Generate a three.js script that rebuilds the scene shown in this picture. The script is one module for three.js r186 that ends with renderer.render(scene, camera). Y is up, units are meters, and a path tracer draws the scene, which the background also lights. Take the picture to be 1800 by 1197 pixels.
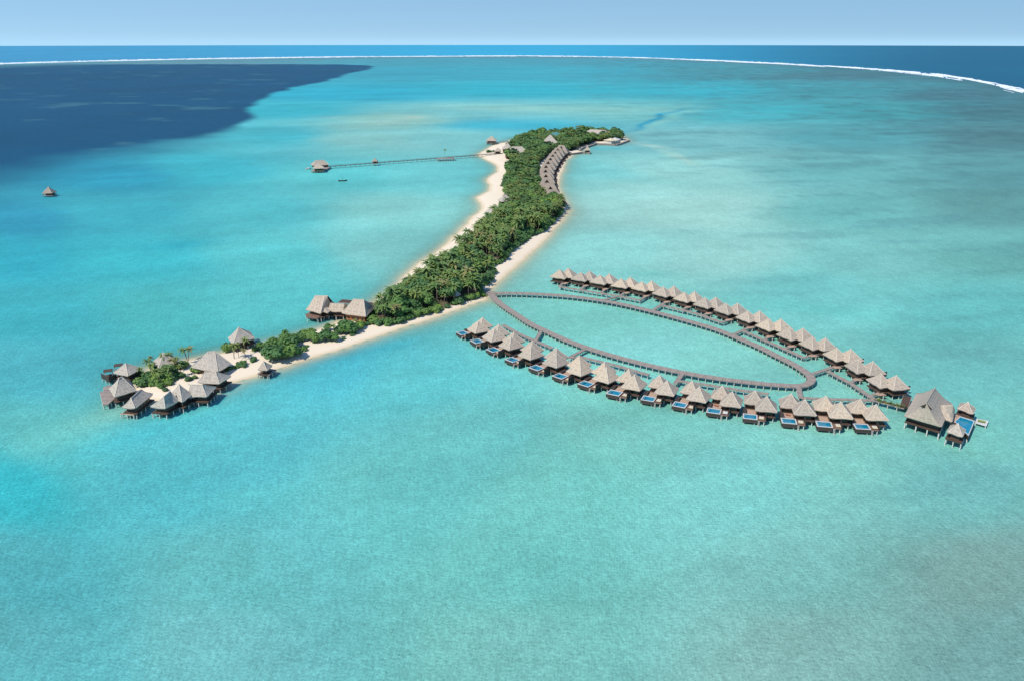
import * as THREE from 'three';
import { mergeGeometries, toCreasedNormals } from 'three/addons/utils/BufferGeometryUtils.js';

// ---------------------------------------------------------------- camera, sky, sun, exposure
const F = 1450, EYE = 140, EARTH = 6.371e6;                 // focal length in photo pixels, eye height, radius of the sea's curve
const PITCH = Math.atan((598.5 - 79) / F) + Math.sqrt(2 * EYE / EARTH);
const scene = new THREE.Scene();
const camera = new THREE.PerspectiveCamera(2 * Math.atan(598.5 / F) * 180 / Math.PI, 1024 / 680, 1, 120000);
camera.position.set(0, EYE, 0);
camera.rotation.x = -PITCH;
const renderer = new THREE.WebGLRenderer({ antialias: true });
renderer.toneMapping = THREE.LinearToneMapping;
renderer.toneMappingExposure = 1.0;
renderer.shadowMap.enabled = true;
{ // clear tropical sky: pale at the horizon, deeper blue overhead
  const W = 256, H = 512, d = new Float32Array(W * H * 4);
  for (let j = 0; j < H; j++) {
    const el = ((j + 0.5) / H - 0.5) * Math.PI, t = Math.max(0, Math.sin(el));
    const k = Math.pow(t, 0.5), w = Math.exp(-t / 0.035);
    for (let i = 0; i < W; i++) {
      const o = (j * W + i) * 4, az = ((i + 0.5) / W - 0.5) * 2 * Math.PI, g = 1.09 + 0.17 * (Math.cos(az) * -0.707 + Math.sin(az) * 0.707) * Math.cos(el);   // a little brighter on the sun's side
      d[o] = 0.36 * (1 - k) + 0.05 * k + 0.05 * w;
      d[o + 1] = 0.65 * (1 - k) + 0.15 * k + 0.03 * w;
      d[o + 2] = 0.90 * (1 - k) + 0.46 * k + 0.0 * w;
      d[o] *= g; d[o + 1] *= g; d[o + 2] *= g; d[o + 3] = 1;
    }
  }
  const t = new THREE.DataTexture(d, W, H, THREE.RGBAFormat, THREE.FloatType);
  t.mapping = THREE.EquirectangularReflectionMapping; t.magFilter = THREE.LinearFilter; t.needsUpdate = true;
  scene.background = t; scene.environment = t;
}
const sun = new THREE.DirectionalLight(new THREE.Color().setRGB(1, 0.95, 0.87), 4.7);
sun.position.set(-0.6 * 900, 1.0 * 900, 0.6 * 900 - 500);
sun.target.position.set(0, 0, -500);
sun.castShadow = true; sun.shadow.mapSize.set(4096, 4096);
Object.assign(sun.shadow.camera, { left: -700, right: 700, top: 700, bottom: -700, near: 10, far: 3000 });
scene.add(sun, sun.target);

// ---------------------------------------------------------------- helpers
let seed = 12345;
const rnd = () => { seed = (seed + 0x6d2b79f5) | 0; let t = Math.imul(seed ^ (seed >>> 15), 1 | seed); t = (t + Math.imul(t ^ (t >>> 7), 61 | t)) ^ t; return ((t ^ (t >>> 14)) >>> 0) / 4294967296; };
const R = (a, b) => a + (b - a) * rnd();
const clamp = THREE.MathUtils.clamp, lerp = THREE.MathUtils.lerp, ss = THREE.MathUtils.smoothstep;
const hash = (x, y) => { let h = Math.imul(x | 0, 374761393) + Math.imul(y | 0, 668265263); h = Math.imul(h ^ (h >>> 13), 1274126177); return ((h ^ (h >>> 16)) >>> 0) / 4294967296; };
function vnoise(x, y, px = 0) {           // smooth value noise -1..1, optionally periodic
  const ix = Math.floor(x), iy = Math.floor(y), fx = x - ix, fy = y - iy, u = fx * fx * (3 - 2 * fx), v = fy * fy * (3 - 2 * fy);
  const m = (n) => px ? ((n % px) + px) % px : n;
  const a = hash(m(ix), m(iy)), b = hash(m(ix + 1), m(iy)), c = hash(m(ix), m(iy + 1)), d = hash(m(ix + 1), m(iy + 1));
  return (a + (b - a) * u + (c - a) * v + (a - b - c + d) * u * v) * 2 - 1;
}
const fbm = (x, y, n = 4) => { let s = 0, a = 0.5; for (let i = 0; i < n; i++) { s += a * vnoise(x, y); x = x * 2.03 + 17.1; y = y * 2.03 - 9.7; a *= 0.5; } return s; };
const lin1 = (c) => { c /= 255; return c <= 0.04045 ? c / 12.92 : Math.pow((c + 0.055) / 1.055, 2.4); };
const lin = (r, g, b) => [lin1(r), lin1(g), lin1(b)];
const C = Math.cos(PITCH), S = Math.sin(PITCH);
function P(px, py, h = 0) {               // photo pixel -> point at height h over the (curved) sea
  const a = (px - 900) / F, b = (598.5 - py) / F, dx = a, dy = b * C - S, dz = -(b * S + C);
  const k = (dx * dx + dz * dz) / (2 * EARTH), D = dy * dy - 4 * k * (EYE - h);
  const t = D > 0 ? (-dy - Math.sqrt(D)) / (2 * k) : -dy / (2 * k);
  return new THREE.Vector3(dx * t, h, dz * t);
}
const crop = (ox, oy, s) => (x, y) => [ox + x / s, oy + y / s];
const xz = (p) => [p.x, p.z];
const used = new Map();
function numbered(n) { const k = used.get(n) || 0; used.set(n, k + 1); return k ? n + '_' + String(k).padStart(3, '0') : n; }
function tag(o, label, category, group, kind) {
  o.userData.label = label; o.userData.category = category;
  if (group) o.userData.group = group;
  if (kind) o.userData.kind = kind;
  return o;
}
function thing(name, label, category, pos = [0, 0, 0], rot = 0, group) {
  const g = new THREE.Group(); g.name = numbered(name); g.position.set(...pos); g.rotation.y = rot; scene.add(g);
  return tag(g, label, category, group);
}
function part(name, geo, mat, parent) {
  const m = new THREE.Mesh(geo, mat); m.name = name; m.castShadow = m.receiveShadow = true; parent.add(m); return m;
}
function setting(name, geo, mat, label, category) {
  const m = new THREE.Mesh(geo, mat); m.name = name; m.receiveShadow = true; m.castShadow = name !== 'lagoon_water'; scene.add(m);
  tag(m, label, category, null, 'structure'); return m;
}
function copyOf(root, name, label, pos, rot, group) {
  const r = root.clone(); r.name = numbered(name); r.position.set(...pos); r.rotation.y = rot; scene.add(r);
  r.userData = { ...root.userData }; tag(r, label, root.userData.category, group); return r;
}
const ORD = ['first', 'second', 'third', 'fourth', 'fifth', 'sixth', 'seventh', 'eighth', 'ninth', 'tenth', 'eleventh', 'twelfth', 'thirteenth', 'fourteenth', 'fifteenth', 'sixteenth'];
function box(x0, x1, y0, y1, z0, z1) {
  const g = new THREE.BoxGeometry(x1 - x0, y1 - y0, z1 - z0); g.translate((x0 + x1) / 2, (y0 + y1) / 2, (z0 + z1) / 2);
  const p = g.attributes.position, n = g.attributes.normal, uv = g.attributes.uv;
  for (let i = 0; i < p.count; i++) {
    if (Math.abs(n.getY(i)) > 0.5) uv.setXY(i, p.getX(i), p.getZ(i)); else if (Math.abs(n.getX(i)) > 0.5) uv.setXY(i, p.getZ(i), p.getY(i)); else uv.setXY(i, p.getX(i), p.getY(i));
  }
  return g;
}
function tris(list, uvs) {                // triangle soup -> geometry with flat or creased normals
  const g = new THREE.BufferGeometry(); g.setAttribute('position', new THREE.Float32BufferAttribute(list, 3));
  g.setAttribute('uv', new THREE.Float32BufferAttribute(uvs || new Array(list.length / 3 * 2).fill(0), 2));
  g.computeVertexNormals(); return g;
}
function area2(l) { let a = 0; for (let i = 0; i < l.length; i++) { const p = l[i], q = l[(i + 1) % l.length]; a += p[0] * q[1] - q[0] * p[1]; } return a; }
function ccw(l) { return area2(l) > 0 ? l.slice().reverse() : l.slice(); }   // order whose upward faces look up (y up, x-z plane)
function prism(loop, y0, y1) {            // solid with a convex plan
  const l = ccw(loop), n = l.length, v = [], uv = []; let run = 0;
  const c = [l.reduce((s, p) => s + p[0], 0) / n, l.reduce((s, p) => s + p[1], 0) / n];
  for (let i = 0; i < n; i++) {
    const a = l[i], b = l[(i + 1) % n], len = Math.hypot(b[0] - a[0], b[1] - a[1]);
    v.push(a[0], y0, a[1], b[0], y0, b[1], b[0], y1, b[1], a[0], y0, a[1], b[0], y1, b[1], a[0], y1, a[1]);
    uv.push(run, y0, run + len, y0, run + len, y1, run, y0, run + len, y1, run, y1); run += len;
    v.push(c[0], y1, c[1], a[0], y1, a[1], b[0], y1, b[1]); uv.push(...c, ...a, ...b);
    v.push(c[0], y0, c[1], b[0], y0, b[1], a[0], y0, a[1]); uv.push(...c, ...b, ...a);
  }
  return tris(v, uv);
}
function scaleLoop(l, k, d = 0) { const n = l.length, c = [l.reduce((s, p) => s + p[0], 0) / n, l.reduce((s, p) => s + p[1], 0) / n]; return l.map((p) => { const L = Math.hypot(p[0] - c[0], p[1] - c[1]), f = k - d / L; return [c[0] + (p[0] - c[0]) * f, c[1] + (p[1] - c[1]) * f]; }); }
function rectLoop(x0, x1, z0, z1) { return [[x0, z0], [x1, z0], [x1, z1], [x0, z1]]; }
function bar(a, b, r, sides = 4) {        // round or square bar between two points
  const A = new THREE.Vector3(...a), B = new THREE.Vector3(...b), L = A.distanceTo(B), g = new THREE.CylinderGeometry(r, r, L, sides, 1);
  const q = new THREE.Quaternion().setFromUnitVectors(new THREE.Vector3(0, 1, 0), B.clone().sub(A).normalize());
  g.applyQuaternion(q); g.translate((A.x + B.x) / 2, (A.y + B.y) / 2, (A.z + B.z) / 2); return g;
}
function tubeAlong(pts, r, sides = 5, seg) { return new THREE.TubeGeometry(new THREE.CatmullRomCurve3(pts.map((p) => new THREE.Vector3(...p))), seg || pts.length * 2, r, sides); }

// ---------------------------------------------------------------- textures and materials
function tex(n, f, srgb = true) {
  const d = new Uint8Array(n * n * 4);
  for (let j = 0; j < n; j++) for (let i = 0; i < n; i++) { const c = f(i / n, j / n), o = (j * n + i) * 4; d[o] = clamp(c[0], 0, 255); d[o + 1] = clamp(c[1], 0, 255); d[o + 2] = clamp(c[2], 0, 255); d[o + 3] = 255; }
  const t = new THREE.DataTexture(d, n, n); t.wrapS = t.wrapT = THREE.RepeatWrapping; t.magFilter = THREE.LinearFilter; t.minFilter = THREE.LinearMipmapLinearFilter; t.generateMipmaps = true;
  if (srgb) t.colorSpace = THREE.SRGBColorSpace; t.needsUpdate = true; return t;
}
const rep = (t, a, b = a) => { const c = t.clone(); c.repeat.set(a, b); c.needsUpdate = true; return c; };
const thatchTone = tex(512, (u, v) => {   // straw strands running down the slope, courses, greyed patches
  const s = vnoise(u * 128, v * 16, 128) * 16 + vnoise(u * 256, v * 40, 256) * 12, c = vnoise(u * 8, v * 8, 8) * 14 + vnoise(u * 24, v * 24, 24) * 8, k = ((v * 10) % 1) > 0.9 ? -12 : 0;
  const m = vnoise(u * 5 + 2, v * 5, 5) * 0.6 + vnoise(u * 13, v * 13, 13) * 0.4, t = 216 + s + c * 1.2 + k - (m > 0.25 ? (m - 0.25) * 70 : 0); return [t, t - 1, t - 3];   // darker damp patches
});
const plankTone = tex(512, (u, v) => {    // 16 boards across
  const b = Math.floor(v * 32), e = (v * 32) % 1, j = e < 0.1 ? -70 : 0, t = 215 + (hash(b, 7) - 0.5) * 50 + vnoise(u * 32, v * 256, 32) * 14 + vnoise(u * 8, v * 8, 8) * 10 + j;
  return [t, t, t];
});
const grainTone = tex(256, (u, v) => { const t = 220 + vnoise(u * 8, v * 8, 8) * 14 + vnoise(u * 64, v * 64, 64) * 18; return [t, t, t]; });
const std = (rgb, o = {}) => { const m = new THREE.MeshStandardMaterial({ roughness: 0.9, ...o }); m.color.setRGB(...rgb); return m; };
const M = {
  thatch: [[0.67, 0.555, 0.43], [0.59, 0.495, 0.395], [0.71, 0.585, 0.445], [0.63, 0.53, 0.425], [0.55, 0.47, 0.385]].map((c) => std(c, { map: thatchTone, bumpMap: thatchTone, bumpScale: 0.06, roughness: 1 })),
  thatchOld: [[0.47, 0.38, 0.30], [0.42, 0.345, 0.28]].map((c) => std(c, { map: thatchTone, bumpMap: thatchTone, bumpScale: 0.06, roughness: 1 })),
  thatchGrey: std([0.62, 0.555, 0.465], { map: thatchTone, bumpMap: thatchTone, bumpScale: 0.06, roughness: 1 }),
  cap: std([0.80, 0.69, 0.56], { map: rep(grainTone, 2), roughness: 1 }),
  deck: std([0.46, 0.375, 0.315], { map: rep(plankTone, 0.25), roughness: 0.85 }),
  terrace: std([0.72, 0.49, 0.35], { map: rep(plankTone, 0.22), roughness: 0.7 }),
  sundeck: std([0.32, 0.19, 0.13], { map: rep(plankTone, 0.22), roughness: 0.7 }),
  darkWood: std([0.085, 0.060, 0.049], { map: rep(plankTone, 0.3), roughness: 0.75 }),
  wallWood: std([0.15, 0.10, 0.075], { map: rep(plankTone, 0.3), roughness: 0.8 }),
  brownWood: std([0.13, 0.075, 0.05], { map: rep(plankTone, 0.3), roughness: 0.8 }),
  orangeWood: std([0.42, 0.17, 0.06], { map: rep(plankTone, 0.3), roughness: 0.8 }),
  glass: std([0.01, 0.014, 0.016], { roughness: 0.15 }),
  pile: std([0.80, 0.77, 0.71], { map: rep(grainTone, 1), roughness: 0.8 }),
  coping: std([0.78, 0.75, 0.70], { map: rep(grainTone, 1), roughness: 0.6 }),
  tile: std([0.012, 0.36, 0.52], { map: rep(grainTone, 1.5), roughness: 0.4 }),
  tileStep: std([0.16, 0.58, 0.68], { map: rep(grainTone, 1.5), roughness: 0.4 }),
  poolWater: new THREE.MeshPhysicalMaterial({ transmission: 1, thickness: 0, roughness: 0.06, ior: 1.33, color: new THREE.Color().setRGB(0.72, 0.93, 0.97) }),
  cream: std([0.85, 0.72, 0.50], { map: rep(grainTone, 1) }),
  white: std([0.82, 0.80, 0.76], { map: rep(grainTone, 1) }),
  greenCloth: std([0.28, 0.40, 0.09], { map: rep(grainTone, 1) }),
  terracotta: std([0.35, 0.14, 0.07]),
  redCloth: std([0.5, 0.12, 0.06]),
  stone: std([0.30, 0.26, 0.22], { map: rep(grainTone, 0.5) }),
  greenRoof: std([0.10, 0.30, 0.30], { map: rep(grainTone, 0.3) }),
  whiteWall: std([0.75, 0.72, 0.66], { map: rep(grainTone, 0.3) }),
  bark: std([0.20, 0.15, 0.11], { map: rep(grainTone, 1) }),
};

// ---------------------------------------------------------------- island plan (shore and woodland outlines)
const px = (l) => l.map(([x, y]) => xz(P(x, y)));
const shore = px([[660, 530], [690, 508], [714, 485], [736, 463], [762, 447], [786, 427], [810, 405], [830, 385], [845, 370], [847, 360], [841, 348], [852, 341], [861, 336], [862, 327], [858, 314], [866, 308], [874, 303], [875, 292], [864, 284], [850, 278], [840, 273.5], [850, 266], [862, 258.5], [880, 252.3], [896, 249.5], [908, 243], [940, 238], [1000, 233], [1050, 231], [1075, 233], [1088, 237], [1097, 241.5], [1102, 246.5], [1085, 254.2], [1066, 254], [1049, 253.5], [1030, 258], [1022, 263], [1020, 270], [1006, 272.5], [994, 282], [984, 305], [980, 324], [987, 349], [1000, 370], [986, 388], [970, 406], [950, 428], [922, 455], [892, 479], [868, 502], [856, 514], [852, 526], [826, 535], [800, 543], [769, 554.7], [740, 565], [713, 573.5], [680, 584], [648, 594.5], [601, 610.7], [559, 622.5], [522, 636.5], [494, 646], [454, 658], [424, 665], [405, 672], [370, 690], [330, 700], [290, 706], [258, 704], [236, 694], [232, 672], [246, 656], [275, 644], [320, 636], [360, 628], [400, 618], [430, 612], [455, 607], [490, 598], [520, 591], [545, 585], [560, 580], [580, 572], [602, 561], [622, 555], [645, 548]]);
const wood = px([[655, 552], [668, 540], [700, 514], [730, 502], [757, 488], [785, 466], [803, 447], [830, 422], [855, 398], [880, 374], [889, 352], [886, 337], [896, 313], [894, 301], [899, 288], [890, 277], [900, 263], [908, 249], [960, 241], [1030, 237], [1070, 239], [1090, 243], [1096, 247], [1080, 251], [1046, 251], [1020, 260], [1008, 267], [985, 268], [966, 274], [950, 288], [944, 305], [941, 322], [946, 340], [958, 352], [986, 356], [994, 369], [975, 388], [952, 410], [930, 419], [914, 432], [898, 444], [884, 462], [876, 468], [862, 468], [866, 484], [856, 500], [838, 508], [850, 524], [812, 533], [786, 545], [758, 552], [735, 558], [712, 567], [690, 572], [662, 574], [655, 566]]);
const clearings = [[854, 462, 7], [842, 492, 7], [870, 440, 5], [938, 295, 10], [936, 304, 8], [939, 312, 7], [948, 345, 7], [1077, 245.5, 9], [1015, 240, 9], [740, 486, 4]].map(([x, y, r]) => [...xz(P(x, y)), r]);
function inside(pt, poly) { let c = false; for (let i = 0, j = poly.length - 1; i < poly.length; j = i++) { const [xi, yi] = poly[i], [xj, yj] = poly[j]; if (yi > pt[1] !== yj > pt[1] && pt[0] < (xj - xi) * (pt[1] - yi) / (yj - yi) + xi) c = !c; } return c; }
function edgeDist(pt, poly, closed = true) { let d = 1e18; for (let i = closed ? 0 : 1, n = poly.length; i < n; i++) { const a = poly[(i + n - 1) % n], b = poly[i], ex = b[0] - a[0], ey = b[1] - a[1], t = clamp(((pt[0] - a[0]) * ex + (pt[1] - a[1]) * ey) / (ex * ex + ey * ey), 0, 1), x = pt[0] - a[0] - ex * t, y = pt[1] - a[1] - ey * t; d = Math.min(d, x * x + y * y); } return Math.sqrt(d); }
const sdf = (pt, poly) => (inside(pt, poly) ? 1 : -1) * edgeDist(pt, poly);
function groundY(x, z) {                  // island height over the sea
  const d = sdf([x, z], shore) + vnoise(x / 9, z / 9) * 0.9 + vnoise(x / 31, z / 31) * 1.2;
  return d > 0 ? 1.5 * (1 - Math.exp(-d / 9)) + 0.10 * vnoise(x / 6, z / 6) * clamp(d / 8, 0, 1) : d * 0.075;
}

// ---------------------------------------------------------------- the sea
const SUNLIT = [0.94, 1.03, 1.19];        // light on a level surface, to turn photographed colours into base colours
const samples = [[50, 1150, 95, 178, 186], [400, 1150, 110, 183, 187], [900, 1150, 119, 188, 184], [1400, 1150, 135, 188, 184], [1750, 1150, 122, 174, 173],
  [50, 1000, 85, 176, 186], [400, 1000, 101, 184, 187], [900, 1000, 109, 190, 186], [1400, 1000, 123, 189, 186], [1750, 1000, 131, 178, 174],
  [30, 850, 58, 179, 191], [300, 850, 85, 183, 194], [700, 850, 103, 189, 190], [1000, 850, 113, 194, 189], [1300, 850, 120, 197, 195], [1750, 850, 113, 183, 182],
  [100, 760, 96, 187, 188], [450, 760, 89, 187, 198], [800, 760, 107, 193, 194], [1100, 760, 123, 201, 195], [1500, 760, 129, 201, 193], [1750, 760, 117, 193, 189],
  [60, 650, 83, 184, 198], [600, 648, 81, 187, 204], [720, 680, 95, 192, 199], [1150, 620, 130, 208, 206], [1250, 630, 131, 208, 202], [1700, 650, 108, 184, 184],
  [60, 550, 68, 182, 196], [300, 550, 82, 190, 194], [480, 540, 92, 197, 201], [1050, 560, 125, 206, 200], [1400, 520, 118, 202, 202], [1700, 550, 103, 189, 189],
  [40, 450, 52, 172, 192], [250, 450, 64, 186, 199], [500, 450, 92, 198, 203], [680, 440, 129, 205, 204], [1050, 440, 142, 213, 211], [1250, 450, 147, 206, 202], [1500, 450, 122, 193, 191], [1750, 450, 107, 178, 175],
  [30, 385, 49, 152, 182], [200, 370, 64, 176, 193], [450, 370, 84, 192, 201], [700, 370, 136, 210, 207], [1050, 370, 153, 212, 208], [1200, 370, 160, 216, 210], [1500, 370, 112, 188, 187], [1750, 370, 101, 164, 164],
  [200, 310, 46, 162, 192], [350, 300, 64, 187, 203], [600, 310, 92, 196, 201], [800, 310, 110, 203, 207], [1050, 300, 124, 207, 208], [1200, 300, 152, 216, 212], [1500, 300, 108, 182, 184], [1750, 300, 92, 156, 160],
  [500, 240, 70, 188, 203], [650, 245, 133, 197, 194], [800, 245, 123, 198, 200], [1200, 245, 121, 190, 194], [1500, 240, 87, 166, 174], [1750, 240, 83, 134, 140],
  [520, 195, 56, 186, 204], [700, 212, 142, 201, 192], [900, 195, 118, 197, 202], [1100, 195, 122, 201, 200], [900, 222, 64, 185, 208], [1300, 195, 66, 182, 195], [1550, 195, 68, 162, 170], [1750, 195, 68, 121, 130],
  [600, 165, 44, 176, 203], [900, 160, 48, 183, 203], [1200, 160, 56, 180, 198], [1500, 160, 68, 157, 168], [1700, 165, 70, 123, 134],
  [700, 130, 60, 167, 190], [1000, 125, 62, 173, 193], [1300, 125, 70, 152, 166], [1500, 130, 74, 127, 138], [200, 110, 98, 149, 164], [900, 107, 70, 162, 182]]
  .map(([x, y, r, g, b]) => { const p = P(x, y); return [p.x / -p.z * 900, Math.log(-p.z) * 700, lin(r, g, b).map((c, i) => c / SUNLIT[i])]; });
const patches = [                          // deeper channels and pale banks: centre, half width and half height in photo pixels, turn, colour, strength
  [940, 191, 270, 8, 0.02, [148, 212, 204], 0.8], [820, 232, 150, 7, 0, [136, 208, 205], 0.45], [900, 222, 140, 2.6, 0, [58, 188, 210], 0.5], [1060, 208, 80, 8, 0, [126, 206, 206], 0.45], [1170, 214, 70, 6, -0.36, [140, 206, 202], 0.5], [1156, 209, 60, 3.4, -0.39, [16, 156, 194], 1.0], [1150, 257, 48, 2.6, 0.14, [182, 220, 210], 0.6], [1203, 280, 24, 5, 0.7, [176, 218, 206], 0.5], [1120, 330, 120, 14, 0.1, [168, 222, 216], 0.4], [1240, 390, 120, 14, 0, [166, 220, 212], 0.35], [690, 214, 60, 9, -0.1, [160, 204, 194], 0.45], [728, 207, 26, 3, 0, [186, 204, 186], 0.5],
  [600, 628, 70, 14, -0.25, [44, 188, 216], 0.55], [690, 608, 60, 10, -0.25, [56, 192, 216], 0.4], [320, 430, 60, 9, -0.1, [42, 182, 210], 0.5], [40, 850, 110, 46, -0.2, [52, 180, 194], 0.2], [230, 775, 160, 20, -0.3, [58, 190, 210], 0.35],
  [1190, 275, 60, 6, 0.35, [170, 216, 204], 0.6], [1060, 262, 70, 4, 0, [70, 196, 212], 0.5], [1100, 720, 180, 18, 0.2, [128, 218, 208], 0.4], [1300, 775, 160, 14, 0.05, [136, 216, 206], 0.4], [480, 870, 170, 16, -0.1, [104, 206, 208], 0.3],
  [960, 250, 40, 4, 0, [110, 205, 210], 0.3], [640, 265, 60, 10, 0, [120, 205, 202], 0.4], [1720, 800, 80, 14, 0.1, [112, 178, 164], 0.35], [1480, 690, 40, 6, 0, [128, 196, 176], 0.3], [1420, 540, 160, 12, 0.1, [96, 196, 190], 0.35], [1130, 480, 80, 8, 0.05, [96, 198, 194], 0.35], [990, 500, 30, 8, 0, [92, 204, 206], 0.3], [150, 745, 110, 24, -0.35, [122, 200, 192], 0.4], [215, 728, 70, 18, -0.3, [146, 206, 190], 0.5], [370, 725, 120, 10, -0.25, [92, 208, 214], 0.4],
].map(([x, y, rx, ry, tw, c, k]) => { const c0 = P(x, y), cs = Math.cos(tw), sn = Math.sin(tw), a = P(x + rx * cs, y + rx * sn), b = P(x - ry * sn, y + ry * cs); return { x: c0.x, z: c0.z, ax: a.x - c0.x, az: a.z - c0.z, bx: b.x - c0.x, bz: b.z - c0.z, c: lin(...c).map((v, i) => v / SUNLIT[i]), k }; });
const basin = px([[-400, 114], [0, 113.5], [300, 113], [500, 113], [600, 113.5], [645, 115], [655, 118], [640, 124], [615, 129], [600, 133], [580, 138], [570, 143], [535, 150], [500, 157], [470, 168], [445, 180], [428, 195], [436, 200], [443, 206], [428, 214], [405, 222], [375, 232], [335, 243], [280, 252], [220, 261], [160, 269], [100, 278], [50, 288], [0, 299], [-60, 318], [-300, 370]]);
const reef = [[-400, 122], [-150, 116], [0, 112], [100, 109], [300, 104.4], [500, 101.2], [700, 99.3], [900, 98.3], [1000, 99], [1100, 101], [1200, 104.2], [1300, 108.6], [1400, 113.6], [1500, 119.5], [1580, 125.5], [1650, 132.5], [1700, 140], [1750, 149], [1800, 160.5], [1860, 177], [1950, 206]].map(([x, y]) => { const p = P(x, y); return [Math.atan2(p.x, -p.z), Math.hypot(p.x, p.z)]; });
function reefAt(phi) { if (phi <= reef[0][0]) return reef[0][1]; for (let i = 1; i < reef.length; i++) if (phi < reef[i][0]) { const t = (phi - reef[i - 1][0]) / (reef[i][0] - reef[i - 1][0]); return Math.exp(lerp(Math.log(reef[i - 1][1]), Math.log(reef[i][1]), t)); } return reef[reef.length - 1][1]; }
const mixc = (a, b, t) => [a[0] + (b[0] - a[0]) * t, a[1] + (b[1] - a[1]) * t, a[2] + (b[2] - a[2]) * t];
const A = (r, g, b) => lin(r, g, b).map((c, i) => c / SUNLIT[i]);
const deep = A(2, 74, 113), oceanL = A(60, 155, 204), oceanM = A(44, 176, 224), oceanR = A(4, 98, 136), flat = A(88, 146, 160), flatR = A(66, 118, 128), coral = A(88, 148, 156);
function seaColour(x, z) {
  const d = Math.hypot(x, z), phi = Math.atan2(x, -z), front = z < -60 && Math.abs(phi) < 0.75;
  const w0 = fbm(x / 140, z / 140, 3), w1 = vnoise(x / 46 + 5, z / 46), w2 = vnoise(x / 15, z / 15 + 9), w3 = vnoise(x / 5.2, z / 5.2);
  let u = (front ? x / -z : Math.sin(clamp(phi, -0.75, 0.75)) * 1.3) * 900, l = Math.log(clamp(front ? -z : d, 150, 12000)) * 700;
  u += w0 * 40; l += w0 * 18;
  let c = [0, 0, 0], W = 0;
  for (const [a, b, s] of samples) { const q = (a - u) * (a - u) + (b - l) * (b - l) + 900, w = 1 / (q * q); c[0] += s[0] * w; c[1] += s[1] * w; c[2] += s[2] * w; W += w; }
  c = c.map((v) => v / W);
  for (const p of patches) {
    const dx = x - p.x + w1 * 3 + w0 * Math.abs(p.ax) * 0.18, dz = z - p.z + w0 * Math.abs(p.bz) * 0.5, det = p.ax * p.bz - p.az * p.bx, a = (dx * p.bz - dz * p.bx) / det, b = (dz * p.ax - dx * p.az) / det, r = a * a + b * b;
    if (r < 6) c = mixc(c, p.c, p.k * Math.exp(-r * 1.4) * (1 + 0.25 * w1));
  }
  // sand ripples, seagrass and coral rubble: stronger towards the reef flat on the right
  const D = reefAt(phi), right = ss(x, 120, 900) * ss(-z, 300, 1000), patchy = 0.035 + 0.05 * right;
  const broad = fbm((x - z * 0.45) / 200 + 3, (z + x * 0.35) / 70, 3), fine = fbm((x - z * 0.5) / 60 - 7, (z + x * 0.4) / 20, 3);   // long tongues of paler and darker bed
  let k = 1 + w0 * 0.06 + w1 * patchy + w2 * patchy * 0.8 + w3 * 0.02 + broad * 0.20 + fine * 0.10;
  if (right > 0.02) { const st = fbm(x / 34 + z / 260, z / 21 - x / 260, 4), sx = fbm(x / 150, z / 90, 3); k *= 1 - right * 0.22 * ss(st + sx * 0.25, -0.05, 0.4); c = mixc(c, coral, right * 0.42 * ss(st + sx * 0.4, 0.0, 0.5)); }
  const east = ss(x, 20, 260), grass = fbm(x / 75 + 11, (z + x * 0.12) / 17, 4);   // thin beds of seagrass and rubble lying east of the island
  if (east > 0.01 && z < -215) c = mixc(c, coral, east * 0.38 * ss(grass, 0.12, 0.42));
  c = c.map((v) => v * k);
  if (front) {
    if (z < -650 && x < 800) {
      const s = sdf([x + w0 * 26 + w1 * 6, z + w0 * 46 + w1 * 12], basin), soft = lerp(16, 140, ss(z, -1500, -900))   // steep coral edge to the north, gentle sand slope to the south;
      const t = ss(s, -soft * 1.2, soft * 0.5);
      if (t > 0) {
        let b = deep.map((v) => v * (1 + 0.10 * w0 + fbm(x / 500, z / 500, 3) * 0.25 + 0.05 * w1));
        const cor = fbm(x / 110 + 40, z / 60, 4); b = mixc(b, coral, 0.3 * ss(cor, 0.33, 0.55));
        c = mixc(c, b, t);
      }
    }
    const q = d / D;
    const fl = ss(q, 0.80, 0.97); c = mixc(c, mixc(flat, flatR, ss(phi, 0.1, 0.45)).map((v) => v * (1 + 0.45 * fbm(x / 190, z / 80, 4))), fl * 0.85);
    const oc = phi < 0 ? mixc(oceanL, oceanM, ss(phi, -0.5, 0)) : mixc(oceanM, oceanR, ss(phi, 0, 0.5));
    c = mixc(c, oc.map((v) => v * (1 + 0.10 * fbm(x / 900, z / 900, 3))), ss(q, 1.0, 1.02));
  }
  return c;
}
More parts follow.
